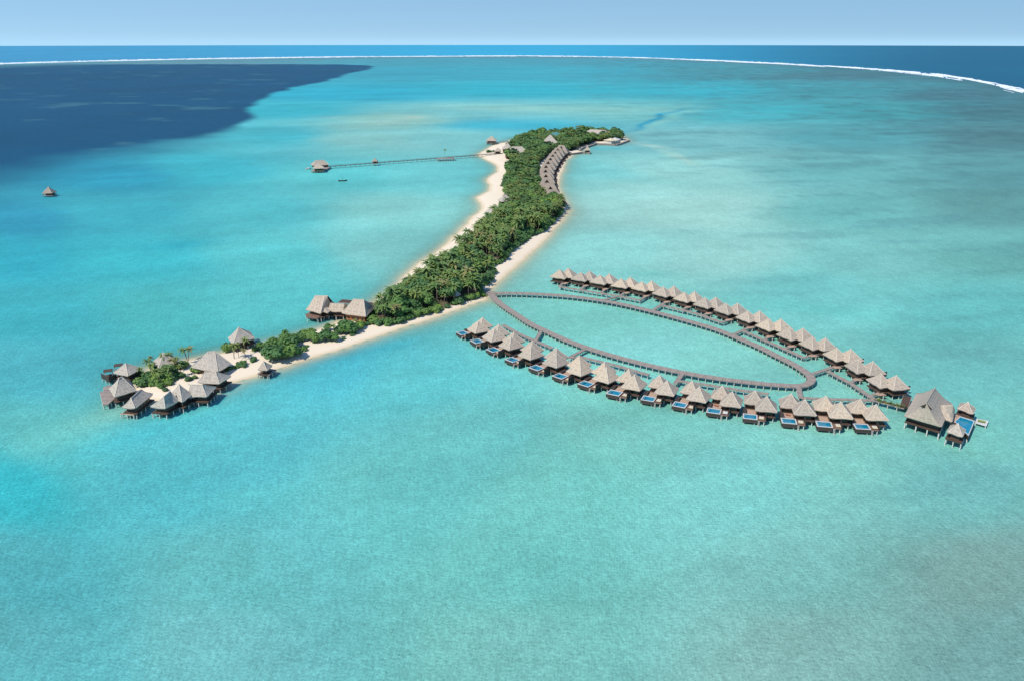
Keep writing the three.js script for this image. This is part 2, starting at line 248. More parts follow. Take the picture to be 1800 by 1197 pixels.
{
  const rings = [12]; while (rings[rings.length - 1] < 60000) rings.push(rings[rings.length - 1] * 1.0115 + 0.35);
  const angs = []; for (let i = 0; i <= 440; i++) angs.push(-0.72 + 1.44 * i / 440); for (let i = 1; i < 70; i++) angs.push(0.72 + (2 * Math.PI - 1.44) * i / 70);
  const na = angs.length, nr = rings.length, pos = new Float32Array(na * nr * 3), nor = new Float32Array(na * nr * 3), uv = new Float32Array(na * nr * 2), col = new Float32Array(na * nr * 4), idx = [];
  for (let j = 0; j < nr; j++) for (let i = 0; i < na; i++) {
    const o = j * na + i, r = rings[j], x = Math.sin(angs[i]) * r, z = -Math.cos(angs[i]) * r;
    pos.set([x, -r * r / (2 * EARTH), z], o * 3); nor.set([0, 1, 0], o * 3); uv.set([x / 44, z / 44], o * 2);
    let a = 1, c = seaColour(x, z);
    if (x > -230 && x < 260 && z < -230 && z > -1400) {
      const s = sdf([x, z], shore);
      if (s > -45) { const g = groundY(x, z); a = g > 0.2 ? 0.5 : clamp(1 - Math.exp(g / 0.55), 0.08, 1); if (g <= -3) a = 1; a = lerp(1, a, ss(s, -45, -25)); }
    }
    col.set([...c, a], o * 4);
    if (j < nr - 1) { const n = (i + 1) % na, p = o, q = j * na + n, s = p + na, t = q + na; idx.push(p, q, s, q, t, s); }
  }
  const g = new THREE.BufferGeometry();
  g.setAttribute('position', new THREE.BufferAttribute(pos, 3)); g.setAttribute('normal', new THREE.BufferAttribute(nor, 3)); g.setAttribute('uv', new THREE.BufferAttribute(uv, 2)); g.setAttribute('color', new THREE.BufferAttribute(col, 4)); g.setIndex(idx);
  const waves = []; for (let k = 0; k < 60; k++) { const a = R(0, 6.2832), L = 18 * Math.pow(5.6, rnd()), kx = Math.round(Math.cos(a) * L), ky = Math.round(Math.sin(a) * L); waves.push([kx * 6.2832, ky * 6.2832, R(0, 6.28), (0.75 + 0.25 * Math.cos(2 * (a - 0.9))) * Math.pow(18 / L, 0.75)]); }
  const N = 1024, wd = new Float32Array(N * N * 4);   // short wind waves: many small trains crossing, crests sharper than troughs
  for (let q = 0; q < N; q++) for (let p = 0; p < N; p++) { const u = p / N, v = q / N; let w = 0; for (const [a, b, f, k] of waves) w += k * Math.cos(a * u + b * v + f); w *= 0.16; w = 0.5 + 0.27 * (w + 0.3 * w * Math.abs(w)); const o = (q * N + p) * 4; wd[o] = wd[o + 1] = wd[o + 2] = w; wd[o + 3] = 1; }
  const wave = new THREE.DataTexture(wd, N, N, THREE.RGBAFormat, THREE.FloatType); wave.wrapS = wave.wrapT = THREE.RepeatWrapping; wave.magFilter = THREE.LinearFilter; wave.needsUpdate = true;
  const speck = tex(1024, (u, v) => {      // sand ripples, shell grit and rubble on the shallow bed
    const t = 232 + vnoise(u * 19, v * 19, 19) * 6 + vnoise(u * 47, v * 47, 47) * 7 + vnoise(u * 97, v * 97, 97) * 12 + vnoise(u * 170, v * 170, 170) * 13; const d = vnoise(u * 120, v * 120, 120) > 0.86 ? -22 : 0; return [t + d, t + d * 0.7, t + d * 0.7];
  });
  const m = new THREE.MeshPhysicalMaterial({ vertexColors: true, transparent: true, roughness: 0.35, specularIntensity: 0.07, ior: 1.33, map: rep(speck, 0.83), bumpMap: wave, bumpScale: 0.23 });
  setting('lagoon_water', g, m, 'turquoise lagoon and open sea reaching to the horizon', 'water');
}
{ // island ground: grid over the shore outline
  const step = 2.5, v = [], col = [], id = new Map(), idx = [];
  let x0 = 1e9, x1 = -1e9, z0 = 1e9, z1 = -1e9; for (const [x, z] of shore) { x0 = Math.min(x0, x); x1 = Math.max(x1, x); z0 = Math.min(z0, z); z1 = Math.max(z1, z); }
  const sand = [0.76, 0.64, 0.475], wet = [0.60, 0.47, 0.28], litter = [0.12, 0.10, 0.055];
  const nx = Math.ceil((x1 - x0 + 100) / step), keep = (i, j) => {
    const k = j * 5000 + i; if (id.has(k)) return id.get(k);
    const x = x0 - 50 + i * step, z = z0 - 50 + j * step, s = sdf([x, z], shore); let r = -1;
    if (s > -48) {
      const y = groundY(x, z); r = v.length / 3; v.push(x, y, z);
      let c = mixc(sand, wet, ss(-y, -0.42, 0.05) * 0.9); const n = 1 + 0.07 * vnoise(x / 3, z / 3) + 0.06 * vnoise(x / 14, z / 14) - 0.16 * ss(vnoise(x / 2.6 + 9, z / 2.6), 0.25, 0.9) * ss(y, 0.25, 0.5) * ss(-y, -1.0, -0.7);   // weed and debris left along the tide line c = c.map((q) => q * n);
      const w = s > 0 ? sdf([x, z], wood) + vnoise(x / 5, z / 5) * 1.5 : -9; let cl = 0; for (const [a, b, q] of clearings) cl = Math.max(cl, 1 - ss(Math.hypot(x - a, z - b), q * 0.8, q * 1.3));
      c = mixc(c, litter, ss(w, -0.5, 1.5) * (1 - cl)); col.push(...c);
    }
    id.set(k, r); return r;
  };
  const nz = Math.ceil((z1 - z0 + 100) / step);
  for (let j = 0; j < nz; j++) for (let i = 0; i < nx; i++) { const a = keep(i, j), b = keep(i + 1, j), c = keep(i, j + 1), d = keep(i + 1, j + 1); if (a >= 0 && b >= 0 && c >= 0 && d >= 0) idx.push(a, c, b, b, c, d); }
  const g = new THREE.BufferGeometry(); g.setAttribute('position', new THREE.Float32BufferAttribute(v, 3)); g.setAttribute('color', new THREE.Float32BufferAttribute(col, 3)); g.setIndex(idx); g.computeVertexNormals();
  setting('island_sand', g, new THREE.MeshStandardMaterial({ vertexColors: true, roughness: 1 }), 'long narrow sand island with pale beaches', 'island');
}
{ // surf on the outer reef: broken ridges of foam
  const v = [], n = 2600, a0 = -0.70, a1 = 0.66;
  const strip = (off, wide, tall, cut, sd) => {
    let prev = null;
    for (let i = 0; i <= n; i++) {
      const phi = lerp(a0, a1, i / n), D = reefAt(phi), near = 1 - ss(D, 2700, 5200), k = fbm(i / 60 + sd * 31, sd * 7.7, 4), kk = vnoise(i / 7 + sd * 13, sd) * 0.5 + vnoise(i / 3, sd + 4) * 0.3;
      const on = k + 0.25 * kk + lerp(cut, Math.min(cut, 0.04) - 0.03, near) > 0 || (near < 0.3 && cut > 0);
      if (!on) { prev = null; continue; }
      const wd = wide * D * (1 + 0.5 * kk + 0.9 * k) * lerp(1, 1.05, near), mid = D * (1 + off * lerp(1, 2.2, near)) + wd * kk * 0.8 + near * D * 0.012 * vnoise(i / 90 + sd * 5, sd), h = tall * (1 + 0.4 * kk);
      const row = [[-0.5, 0.2], [-0.2, h * 0.6], [0.05, h], [0.5, 0.2]].map(([t, y]) => { const r = mid + t * wd; return [Math.sin(phi) * r, y - r * r / (2 * EARTH), -Math.cos(phi) * r]; });
      if (prev) for (let q = 0; q < 3; q++) v.push(...prev[q], ...row[q], ...prev[q + 1], ...row[q], ...row[q + 1], ...prev[q + 1]);
      prev = row;
    }
  };
  strip(0.0, 0.014, 3, 0.6, 1); strip(-0.018, 0.007, 1.2, -0.05, 2); strip(0.016, 0.008, 2, -0.05, 3); strip(-0.03, 0.005, 0.8, -0.18, 4); strip(0.008, 0.010, 2, -0.02, 5); strip(-0.012, 0.009, 2, -0.03, 6); strip(0.02, 0.008, 2, -0.08, 7); strip(-0.022, 0.008, 1.5, -0.08, 8);
  const g = tris(v); const m = part('reef_surf', g, std([0.70, 0.75, 0.78], { roughness: 0.9 }), scene);
  tag(m, 'white line of surf breaking along the outer reef', 'surf', null, 'stuff');
}

// ---------------------------------------------------------------- thatched roofs
function thatchRoof(loop, ridge, hE, hP, o = {}) {
  const base = ccw(loop), n = base.length, rr = o.round ?? 0.5, ring = [], corners = [];
  for (let i = 0; i < n; i++) {           // rounded corners and a few points along each edge
    const a = base[(i + n - 1) % n], b = base[i], c = base[(i + 1) % n], la = Math.hypot(a[0] - b[0], a[1] - b[1]), lc = Math.hypot(c[0] - b[0], c[1] - b[1]), r = Math.min(rr, la / 3, lc / 3);
    const p = [b[0] + (a[0] - b[0]) / la * r, b[1] + (a[1] - b[1]) / la * r], q = [b[0] + (c[0] - b[0]) / lc * r, b[1] + (c[1] - b[1]) / lc * r], m = [(p[0] + q[0]) / 4 + b[0] / 2, (p[1] + q[1]) / 4 + b[1] / 2];
    ring.push(p, m, q); corners.push(m);
    for (let k = 1; k < 4; k++) ring.push([lerp(q[0], c[0] + (b[0] - c[0]) / lc * Math.min(rr, lc / 3), k / 4), lerp(q[1], c[1] + (b[1] - c[1]) / lc * Math.min(rr, lc / 3), k / 4)]);
  }
  const [r0, r1] = ridge.length > 1 ? ridge : [ridge[0], ridge[0]];
  const apex = (e) => { const ex = r1[0] - r0[0], ez = r1[1] - r0[1], L = ex * ex + ez * ez, t = L ? clamp(((e[0] - r0[0]) * ex + (e[1] - r0[1]) * ez) / L, 0, 1) : 0; return [r0[0] + ex * t, r0[1] + ez * t]; };
  const sag = o.sag ?? 1.12, T = [0, 0.12, 0.35, 0.6, 0.82, 1];
  const at = (e, t) => { const a = apex(e), x = lerp(e[0], a[0], t), z = lerp(e[1], a[1], t); return [x, hE + (hP - hE) * Math.pow(t, sag) + (t < 1 ? vnoise(x * 0.9 + n, z * 0.9) * 0.17 + vnoise(x * 2.3, z * 2.3) * 0.07 : 0), z]; };
  const v = [], uv = []; let run = 0; const N = ring.length, th = o.thick ?? 0.38;
  for (let i = 0; i < N; i++) {
    const e = ring[i], f = ring[(i + 1) % N], L = Math.hypot(f[0] - e[0], f[1] - e[1]), ap = apex(e), sl = Math.hypot(e[0] - ap[0], e[1] - ap[1], hP - hE);
    for (let k = 0; k < T.length - 1; k++) {
      const a = at(e, T[k]), b = at(f, T[k]), c = at(f, T[k + 1]), d = at(e, T[k + 1]), va = T[k] * sl / 4, vb = T[k + 1] * sl / 4, ua = run / 4, ub = (run + L) / 4;
      v.push(...a, ...b, ...c, ...a, ...c, ...d); uv.push(ua, va, ub, va, ub, vb, ua, va, ub, vb, ua, vb);
    }
    const a = at(e, 0), b = at(f, 0), ja = th * (1 + 0.45 * vnoise(e[0] * 3.1, e[1] * 3.1)), jb = th * (1 + 0.45 * vnoise(f[0] * 3.1, f[1] * 3.1)), a2 = [lerp(a[0], r0[0], 0.02), a[1] - ja, lerp(a[2], r0[1], 0.02)], b2 = [lerp(b[0], r0[0], 0.02), b[1] - jb, lerp(b[2], r0[1], 0.02)];
    v.push(...a2, ...b2, ...b, ...a2, ...b, ...a); uv.push(run / 4, 0, (run + L) / 4, 0, (run + L) / 4, 0.1, run / 4, 0, (run + L) / 4, 0.1, run / 4, 0.1);
    const cx = (r0[0] + r1[0]) / 2, cz = (r0[1] + r1[1]) / 2; v.push(cx, hE - th + 0.05, cz, ...b2, ...a2); uv.push(0, 0, run / 4, 1, (run + L) / 4, 1);
    run += L;
  }
  const soup = tris(v, uv); soup.setIndex([...Array(v.length / 3).keys()]);
  const roof = toCreasedNormals(soup, 0.45), caps = [], rc = o.cap ?? 0.17;
  if (rc > 0) {
    for (const c of corners) { const pts = [0, 0.3, 0.65, 1].map((t) => { const p = at(c, t); p[1] += 0.04; return p; }); caps.push(tubeAlong(pts, rc, 5, 5)); }
    if (r0 !== r1 && Math.hypot(r1[0] - r0[0], r1[1] - r0[1]) > 0.3) caps.push(bar([r0[0], hP + 0.05, r0[1]], [r1[0], hP + 0.05, r1[1]], rc * 1.2, 5));
    const kn = new THREE.ConeGeometry(rc * 2.2, rc * 4, 6); kn.translate(r0[0], hP + rc * 1.6, r0[1]); caps.push(kn);
  }
  return { roof, caps: caps.length ? mergeGeometries(caps.map((g) => { const q = g.index ? g.toNonIndexed() : g; return q; })) : null };
}
function addRoof(parent, loop, ridge, hE, hP, o = {}) {
  const { roof, caps } = thatchRoof(loop, ridge, hE, hP, o), r = part(o.name || 'thatched_roof', roof, o.mat || M.thatch[0], parent);
  if (caps) part('ridge_cap', caps, o.capMat || M.cap, r); return r;
}
const pileGeo = new Map();
function pile(parent, x, z, top, r = 0.2, foot = -1.5) {
  const k = top.toFixed(2) + r + foot; if (!pileGeo.has(k)) { const g = new THREE.CylinderGeometry(r, r * 1.08, top - foot, 7, 1); g.translate(0, (top + foot) / 2, 0); pileGeo.set(k, g); }
  const m = part('pile', pileGeo.get(k), M.pile, parent); m.position.set(x, 0, z); return m;
}

// ---------------------------------------------------------------- pool villas over the water
const DECK = 2.3;
function makeVilla(m, o) {                // m mirrors the plan along the row; +z looks out over the water
  const g = new THREE.Group(), X = (a, b) => m > 0 ? [a, b] : [-b, -a], bx = (x0, x1, y0, y1, z0, z1) => box(...X(x0, x1), y0, y1, z0, z1);
  const F0 = o.front, B0 = o.back, rl = (r) => rectLoop(...X(r[0], r[1]), r[2], r[3]);
  addRoof(g, rl(F0.rect), [[m * F0.peak[0], F0.peak[1]]], 4.85, 9.3, { mat: M.thatch[0] });
  addRoof(g, rl(B0.rect), [[m * B0.peak[0], B0.peak[1]]], 4.80, 9.1, { mat: M.thatch[0] });
  const inn = (r, k) => [r[0] + k, r[1] - k, r[2] + k, r[3] - k], fw = inn(F0.rect, 0.9), bw = inn(B0.rect, 0.8), fi = inn(F0.rect, 1.7), bi = inn(B0.rect, 1.5);   // deck edges and, further in under the eaves, the walls
  part('house_wall', prism(rl(fi), DECK, 5.6), M.wallWood, g);
  part('house_wall', prism(rl(bi), DECK + 0.01, 5.5), M.wallWood, g);
  part('glazed_door', bx(bi[0] + 0.5, Math.min(bi[1], fi[0]) - 0.1, DECK + 0.15, 4.5, bi[3] - 0.02, bi[3] + 0.05), M.glass, g);
  part('glazed_door', bx(fi[0] + 0.5, fi[1] - 0.5, DECK + 0.2, 4.5, fi[3] - 0.02, fi[3] + 0.05), M.glass, g);
  part('house_deck', bx(fw[0] - 0.3, fw[1] + 0.3, DECK - 0.32, DECK - 0.02, fw[2] - 0.3, fw[3] + 0.4), M.brownWood, g);
  part('house_deck', bx(bw[0] - 0.3, bw[1] + 0.3, DECK - 0.36, DECK - 0.03, bw[2] - 0.4, bw[3] + 0.2), M.brownWood, g);
  part('terrace', bx(-7.4, fw[0] - 0.32, DECK - 0.25, DECK, bw[3] + 0.21, 3.55), M.terrace, g);
  part('side_bench', bx(-8.8, -7.42, DECK - 0.4, DECK + 0.85, -0.6, 3.5), M.darkWood, g);
  const x0 = -8.8, x1 = -3.2, z0 = 3.6, z1 = 8.4;
  const pool = part('pool_box', mergeGeometries([bx(x0, x1, 0.95, 1.2, z0, z1), bx(x0, x0 + 0.12, 1.2, 2.5, z0, z1), bx(x1 - 0.12, x1, 1.2, 2.5, z0, z1), bx(x0 + 0.12, x1 - 0.12, 1.2, 2.5, z0, z0 + 0.12), bx(x0 + 0.12, x1 - 0.12, 1.2, 2.5, z1 - 0.12, z1)]), M.darkWood, g);
  const ww = 0.42;
  part('pool_coping', mergeGeometries([bx(x0 - 0.03, x1 + 0.03, 2.5, 2.66, z0 - 0.03, z0 + ww), bx(x0 - 0.03, x1 + 0.03, 2.5, 2.66, z1 - ww, z1 + 0.03), bx(x0 - 0.03, x0 + ww, 2.5, 2.655, z0 + ww, z1 - ww), bx(x1 - ww, x1 + 0.03, 2.5, 2.655, z0 + ww, z1 - ww)]), M.coping, pool);
  part('pool_basin', mergeGeometries([bx(x0 + 0.2, x1 - 0.2, 1.3, 1.5, z0 + 0.2, z1 - 0.2), bx(x0 + 0.2, x0 + ww - 0.02, 1.5, 2.49, z0 + 0.2, z1 - 0.2), bx(x1 - ww + 0.02, x1 - 0.2, 1.5, 2.49, z0 + 0.2, z1 - 0.2), bx(x0 + ww, x1 - ww, 1.5, 2.49, z0 + 0.2, z0 + ww - 0.02), bx(x0 + ww, x1 - ww, 1.5, 2.49, z1 - ww + 0.02, z1 - 0.2)]), M.tile, pool);
  part('pool_step', bx(x0 + ww, x0 + ww + 0.55, 1.5, 2.25, z0 + ww, z1 - ww), M.tileStep, pool);
  const pw = new THREE.PlaneGeometry(x1 - x0 - 2 * ww, z1 - z0 - 2 * ww); pw.rotateX(-Math.PI / 2); pw.translate(m * (x0 + x1) / 2, 2.5, (z0 + z1) / 2); part('pool_water', pw, M.poolWater, pool);
  part('sun_deck', bx(-3.1, -0.1, DECK - 0.35, DECK - 0.12, 3.85, 8.2), M.sundeck, g);
  part('privacy_screen', bx(-0.08, 0.06, DECK - 0.5, DECK + 1.7, 3.9, 7.9), M.darkWood, g);
  part('privacy_screen', bx(x0 - 0.14, x0 - 0.04, DECK - 0.5, DECK + 1.0, -1.2, 3.5), M.darkWood, g);
  const lad = []; for (const s of [0, 0.55]) lad.push(bar([m * (-2.9 + s), 2.1, 8.2], [m * (-2.9 + s), -0.6, 9.0], 0.05)); for (let k = 0; k < 7; k++) lad.push(bx(-2.9, -2.35, 1.9 - k * 0.32, 1.96 - k * 0.32, 8.22 + k * 0.1, 8.42 + k * 0.1));
  part('ladder', mergeGeometries(lad.map((q) => q.index ? q.toNonIndexed() : q)), M.pile, g);
  for (const [x, z, t] of [[fw[0] + 0.4, fw[3] - 0.3, 2], [fw[1] - 0.4, fw[3] - 0.3, 2], [fw[1] - 0.4, fw[2] + 0.4, 2], [(fw[0] + fw[1]) / 2, fw[3] - 0.3, 2], [fw[1] - 0.4, 0.2, 2], [bw[0] + 0.4, bw[2] + 0.4, 1.95], [bw[1] - 0.4, bw[2] + 0.4, 1.95], [(bw[0] + bw[1]) / 2, bw[2] + 0.4, 1.95], [bw[0] + 0.4, bw[3] - 0.4, 1.95], [-8.2, 7.7, 0.96], [-4.2, 7.7, 0.96], [-8.2, 4.2, 0.96], [-0.6, 7.7, 1.96], [-2.4, 4.6, 1.96]]) pile(g, m * x, z, t);
  if (o.porch) {                          // entrance landing on the walkway side
    const [a, b] = o.porch; part('entrance_deck', prism([[m * (a - 1.6), b + 2.6], [m * (a + 1.7), b + 2.8], [m * (a + 1.0), b - 0.6], [m * (a - 0.9), b - 0.8]].map((p) => p), DECK - 0.3, DECK - 0.05), M.terrace, g);
    pile(g, m * a, b + 0.4, 2.0); pile(g, m * (a + 1.2), b + 1.8, 2.0);
  }
  return g;
}
const frontPeaks = [[841.2, 564.4], [869.5, 579], [898.6, 592.3], [933.7, 608.1], [978, 621.4], [1020, 634.9], [1066.5, 647.2], [1115.7, 659.8], [1173.3, 668.2], [1230.2, 679.2], [1288, 687.8], [1349.3, 696.1], [1416, 702.5], [1479, 708], [1541, 710.6]];
const backPeaks = [[999.1, 472.2], [1036.5, 476.4], [1071.3, 482.1], [1108.3, 488], [1145.8, 493.9], [1184.9, 503.8], [1221.4, 512.3], [1258.8, 522.8], [1297, 533.7], [1336.3, 547.1], [1373.3, 562.1], [1412.4, 578], [1451.9, 594], [1496.7, 614.1], [1535.7, 635.1], [1576.8, 659.4]];
function rowFrames(peaks, h, flip) {
  const w = peaks.map(([x, y]) => P(x, y, h));
  return w.map((p, i) => { const a = w[Math.max(0, i - 1)], b = w[Math.min(w.length - 1, i + 1)], ux = b.x - a.x, uz = b.z - a.z; return { x: p.x, z: p.z, rot: Math.atan2(-uz, ux) + (flip ? Math.PI : 0) }; });
}
const local = (f, x, z) => [f.x + x * Math.cos(f.rot) + z * Math.sin(f.rot), f.z - x * Math.sin(f.rot) + z * Math.cos(f.rot)];
const villaA = makeVilla(1, { front: { rect: [-4.3, 4.3, -4.6, 4.6], peak: [0, 0] }, back: { rect: [-8.6, -0.5, -9.3, -1.2], peak: [-4.5, -5.2] } });
const villaB = makeVilla(-1, { front: { rect: [-4.7, 4.7, -4.2, 4.3], peak: [0, 0] }, back: { rect: [-8.9, 1.2, -7.8, -0.8], peak: [-3.7, -4.7] }, porch: [1.4, -8.6] });
tag(villaA, '', 'villa'); tag(villaB, '', 'villa');
const tint = (r, k) => r.children.forEach((c) => { if (c.name === 'thatched_roof') c.material = M.thatch[k % 5]; });
function makeDaybed() {
  const g = new THREE.Group();
  part('bed_frame', mergeGeometries([box(-0.95, 0.95, 0.12, 0.3, -1, 1), ...[[-0.85, -0.9], [0.75, -0.9], [-0.85, 0.8], [0.75, 0.8]].map(([x, z]) => box(x, x + 0.1, 0, 0.12, z, z + 0.1))]), M.brownWood, g);
  part('mattress', box(-0.9, 0.9, 0.3, 0.52, -0.95, 0.95), M.cream, g);
  part('cushion', mergeGeometries([box(-0.8, -0.1, 0.52, 0.68, -0.9, -0.5), box(0.1, 0.8, 0.52, 0.68, -0.9, -0.5)]), M.white, g);
  return tag(g, '', 'daybed');
}
const daybed = makeDaybed();
function makeLounge() {
  const g = new THREE.Group();
  part('lounge_frame', mergeGeometries([box(-0.35, 0.35, 0.2, 0.3, -0.9, 0.9), ...[[-0.3, -0.8], [0.2, -0.8], [-0.3, 0.7], [0.2, 0.7]].map(([x, z]) => box(x, x + 0.1, 0, 0.2, z, z + 0.1))]), M.darkWood, g);
  const b = box(-0.35, 0.35, 0, 0.1, -0.6, 0); b.rotateX(-0.7); b.translate(0, 0.35, -0.35); part('backrest', b, M.redCloth, g); part('cushion', box(-0.33, 0.33, 0.3, 0.4, -0.3, 0.88), M.redCloth, g);
  return tag(g, '', 'lounger');
}
const lounge = makeLounge();
const frontFrames = rowFrames(frontPeaks, 9.3, false), backFrames = rowFrames(backPeaks, 9.3, true);
frontFrames.forEach((f, i) => {
  const v = copyOf(villaA, 'pool_villa', `stilted pool villa with twin thatched roofs, ${ORD[i]} from the beach end of the pool row`, [f.x, 0, f.z], f.rot, 'pool villas in the row along the lower boardwalk'); tint(v, i * 7 + (i % 3)); v.rotation.y += R(-0.045, 0.045); v.scale.setScalar(R(0.97, 1.03));
  const p = local(f, -1.35, 6.2), b = copyOf(daybed, 'daybed', `cream daybed on the sun deck of the ${ORD[i]} pool villa from the beach end`, [p[0], DECK - 0.12, p[1]], f.rot + R(-0.05, 0.05), 'daybeds on the pool villa decks');
  if (i === 10) b.children[1].material = M.white;
  if (i === 12 || i === 10) { const q = local(f, -5.6, 0.6); copyOf(lounge, 'lounger', `red cushioned lounger on the terrace of the ${ORD[i]} pool villa from the beach end`, [q[0], DECK, q[1]], f.rot + 1.1, 'red loungers on terraces'); }
});
backFrames.forEach((f, i) => {
  const v = copyOf(villaB, 'lagoon_villa', `stilted lagoon villa with twin thatched roofs, ${ORD[i]} from beach in the upper row`, [f.x, 0, f.z], f.rot, 'lagoon villas in the row along the upper boardwalk'); tint(v, i * 3 + (i % 4)); v.rotation.y += R(-0.045, 0.045); v.scale.setScalar(R(0.97, 1.03));
});

// ---------------------------------------------------------------- boardwalks
const bentGeo = new Map();
function bent(w, top) {
  const k = w + ':' + top; if (!bentGeo.has(k)) {
    const l = []; for (const s of [-1, 1]) { const c = new THREE.CylinderGeometry(0.17, 0.19, top + 1.5, 6, 1); c.translate(s * (w / 2 - 0.35), (top - 1.5) / 2, 0); l.push(c.toNonIndexed()); }
    l.push(box(-w / 2 + 0.1, w / 2 - 0.1, top - 0.28, top, -0.14, 0.14).toNonIndexed()); bentGeo.set(k, mergeGeometries(l));
  } return bentGeo.get(k);
}
function walkway(name, label, pts, w, o = {}) {
  const top = o.top ?? DECK - 0.1, W3 = pts.map((p) => p.isVector3 ? p : P(p[0], p[1], top)), base = W3[0].clone(); base.y = 0;
  const g = thing(name, label, 'boardwalk', base.toArray(), 0, o.group), rel = W3.map((p) => p.clone().sub(base).setY(0));
  let path; if (o.curve) { const c = new THREE.CatmullRomCurve3(rel, !!o.closed, 'centripetal'); path = c.getSpacedPoints(Math.max(2, Math.round(c.getLength() / 2))); } else { path = [rel[0]]; for (let i = 1; i < rel.length; i++) { const L = rel[i].distanceTo(rel[i - 1]), k = Math.max(1, Math.round(L / 4)); for (let j = 1; j <= k; j++) path.push(rel[i - 1].clone().lerp(rel[i], j / k)); } }
  const n = path.length, side = path.map((p, i) => { const a = path[Math.max(0, i - 1)], b = path[Math.min(n - 1, i + 1)], t = b.clone().sub(a).normalize(); return new THREE.Vector3(-t.z, 0, t.x); });
  const slab = (s0, s1, y0, y1) => { const v = [], uv = []; let run = 0; const q = (i, s, y) => [path[i].x + side[i].x * s, y, path[i].z + side[i].z * s];
    for (let i = 0; i < n - 1; i++) { const L = path[i].distanceTo(path[i + 1]), f = (a, b, c, d, u0, u1) => { v.push(...a, ...b, ...c, ...a, ...c, ...d); uv.push(u0, run, u1, run, u1, run + L, u0, run, u1, run + L, u0, run + L); };
      f(q(i, s1, y1), q(i, s0, y1), q(i + 1, s0, y1), q(i + 1, s1, y1), s1, s0); f(q(i, s0, y1), q(i, s0, y0), q(i + 1, s0, y0), q(i + 1, s0, y1), 0, 0.3); f(q(i, s1, y0), q(i, s1, y1), q(i + 1, s1, y1), q(i + 1, s1, y0), 0, 0.3); f(q(i, s0, y0), q(i, s1, y0), q(i + 1, s1, y0), q(i + 1, s0, y0), s0, s1); run += L; }
    for (const i of [0, n - 1]) { const a = q(i, s0, y0), b = q(i, s1, y0), c = q(i, s1, y1), d = q(i, s0, y1); v.push(...a, ...b, ...c, ...a, ...c, ...d); uv.push(0, 0, 1, 0, 1, 1, 0, 0, 1, 1, 0, 1); }
    return tris(v, uv); };
  part('plank_deck', slab(-w / 2, w / 2, top - 0.14, top), o.mat || M.deck, g);
  for (const s of [-1, 1]) part('edge_beam', slab(s > 0 ? w / 2 - 0.16 : -w / 2 - 0.02, s > 0 ? w / 2 + 0.02 : -w / 2 + 0.16, top - 0.32, top + 0.09), o.beam || M.deck, g);
  const every = o.every ?? 3; let acc = every * 0.4;
  for (let i = 0; i < n - 1; i++) { const L = path[i].distanceTo(path[i + 1]); while (acc < L) { const p = path[i].clone().lerp(path[i + 1], acc / L), t = path[i + 1].clone().sub(path[i]); const b = part('pile_bent', bent(w, +(top - 0.33).toFixed(2)), M.pile, g); b.position.set(p.x, 0, p.z); b.rotation.y = Math.atan2(t.x, t.z); acc += every; } acc -= L; }
  if (o.rail) { const l = []; for (const s of [-1, 1]) { for (let i = 0; i < n; i++) l.push(box(-0.05, 0.05, top, top + 1, -0.05, 0.05).translate(path[i].x + side[i].x * s * (w / 2 - 0.1), 0, path[i].z + side[i].z * s * (w / 2 - 0.1)).toNonIndexed()); for (let i = 0; i < n - 1; i++) l.push(bar([path[i].x + side[i].x * s * (w / 2 - 0.1), top + 1, path[i].z + side[i].z * s * (w / 2 - 0.1)], [path[i + 1].x + side[i + 1].x * s * (w / 2 - 0.1), top + 1, path[i + 1].z + side[i + 1].z * s * (w / 2 - 0.1)], 0.06).toNonIndexed()); } part('railing', mergeGeometries(l), o.railMat || M.brownWood, g); }
  return g;
}
walkway('main_boardwalk', 'wide weathered boardwalk looping from the beach past both villa rows', [[862, 515.5], [871, 526], [881.3, 535.3], [906.7, 552.2], [932, 568.5], [959.4, 581.7], [991.1, 596.0], [1027, 609.4], [1065, 621.4], [1107.2, 633.2], [1157, 645.2], [1200, 654], [1244.4, 661.8], [1297.8, 669.2], [1342.2, 674], [1377.8, 676.8], [1404.4, 677.8], [1418.7, 675.5], [1427, 668.4], [1424.9, 660.5], [1413.3, 651], [1395.6, 640], [1363, 623.6], [1332.2, 608.2], [1291.1, 591], [1258, 578.2], [1203.9, 562.2], [1151.1, 548.2], [1098.3, 535.8], [1045.6, 526.3], [992.8, 520], [940, 516.8], [905, 515.6], [880, 515.4], [866, 516.2]], 3.6, { curve: true });
walkway('beach_boardwalk', 'short boardwalk ramp joining the beach to the fork', [[851, 511], [858, 513], [868, 516.5]], 3.9, { top: DECK - 0.09 });
const lower = 'narrow walkways of the pool villa row', upper = 'narrow walkways of the upper villa row';
walkway('villa_walkway', 'narrow walkway behind the first five pool villas', [[883.4, 570.5], [915.1, 588.1], [940.4, 599], [972, 612]], 1.9, { group: lower });
walkway('link_walkway', 'short link from main boardwalk to the first pool villa walkway', [[951, 582], [942, 597.5]], 1.7, { group: lower, top: DECK - 0.12 });
walkway('villa_walkway', 'narrow walkway behind the sixth to eighth pool villas', [[1002, 628], [1022.8, 627.5], [1086.1, 642.5], [1141, 658.5]], 1.9, { group: lower });
walkway('link_walkway', 'slanting link from main boardwalk to the middle pool villas', [[1028, 614], [1000, 628.5]], 1.7, { group: lower, top: DECK - 0.12 });
walkway('villa_walkway', 'narrow walkway behind the tenth to twelfth pool villas', [[1190, 668.5], [1250, 677], [1300, 685], [1352, 692.2]], 1.9, { group: lower });
walkway('link_walkway', 'link from main boardwalk beside the ninth pool villa', [[1200, 656.5], [1187, 674]], 1.9, { group: lower, top: DECK - 0.12 });
walkway('villa_walkway', 'straight walkway from boardwalk loop to the bridge junction', [[1410, 699], [1470, 701.5], [1541, 703]], 1.9, { group: lower });
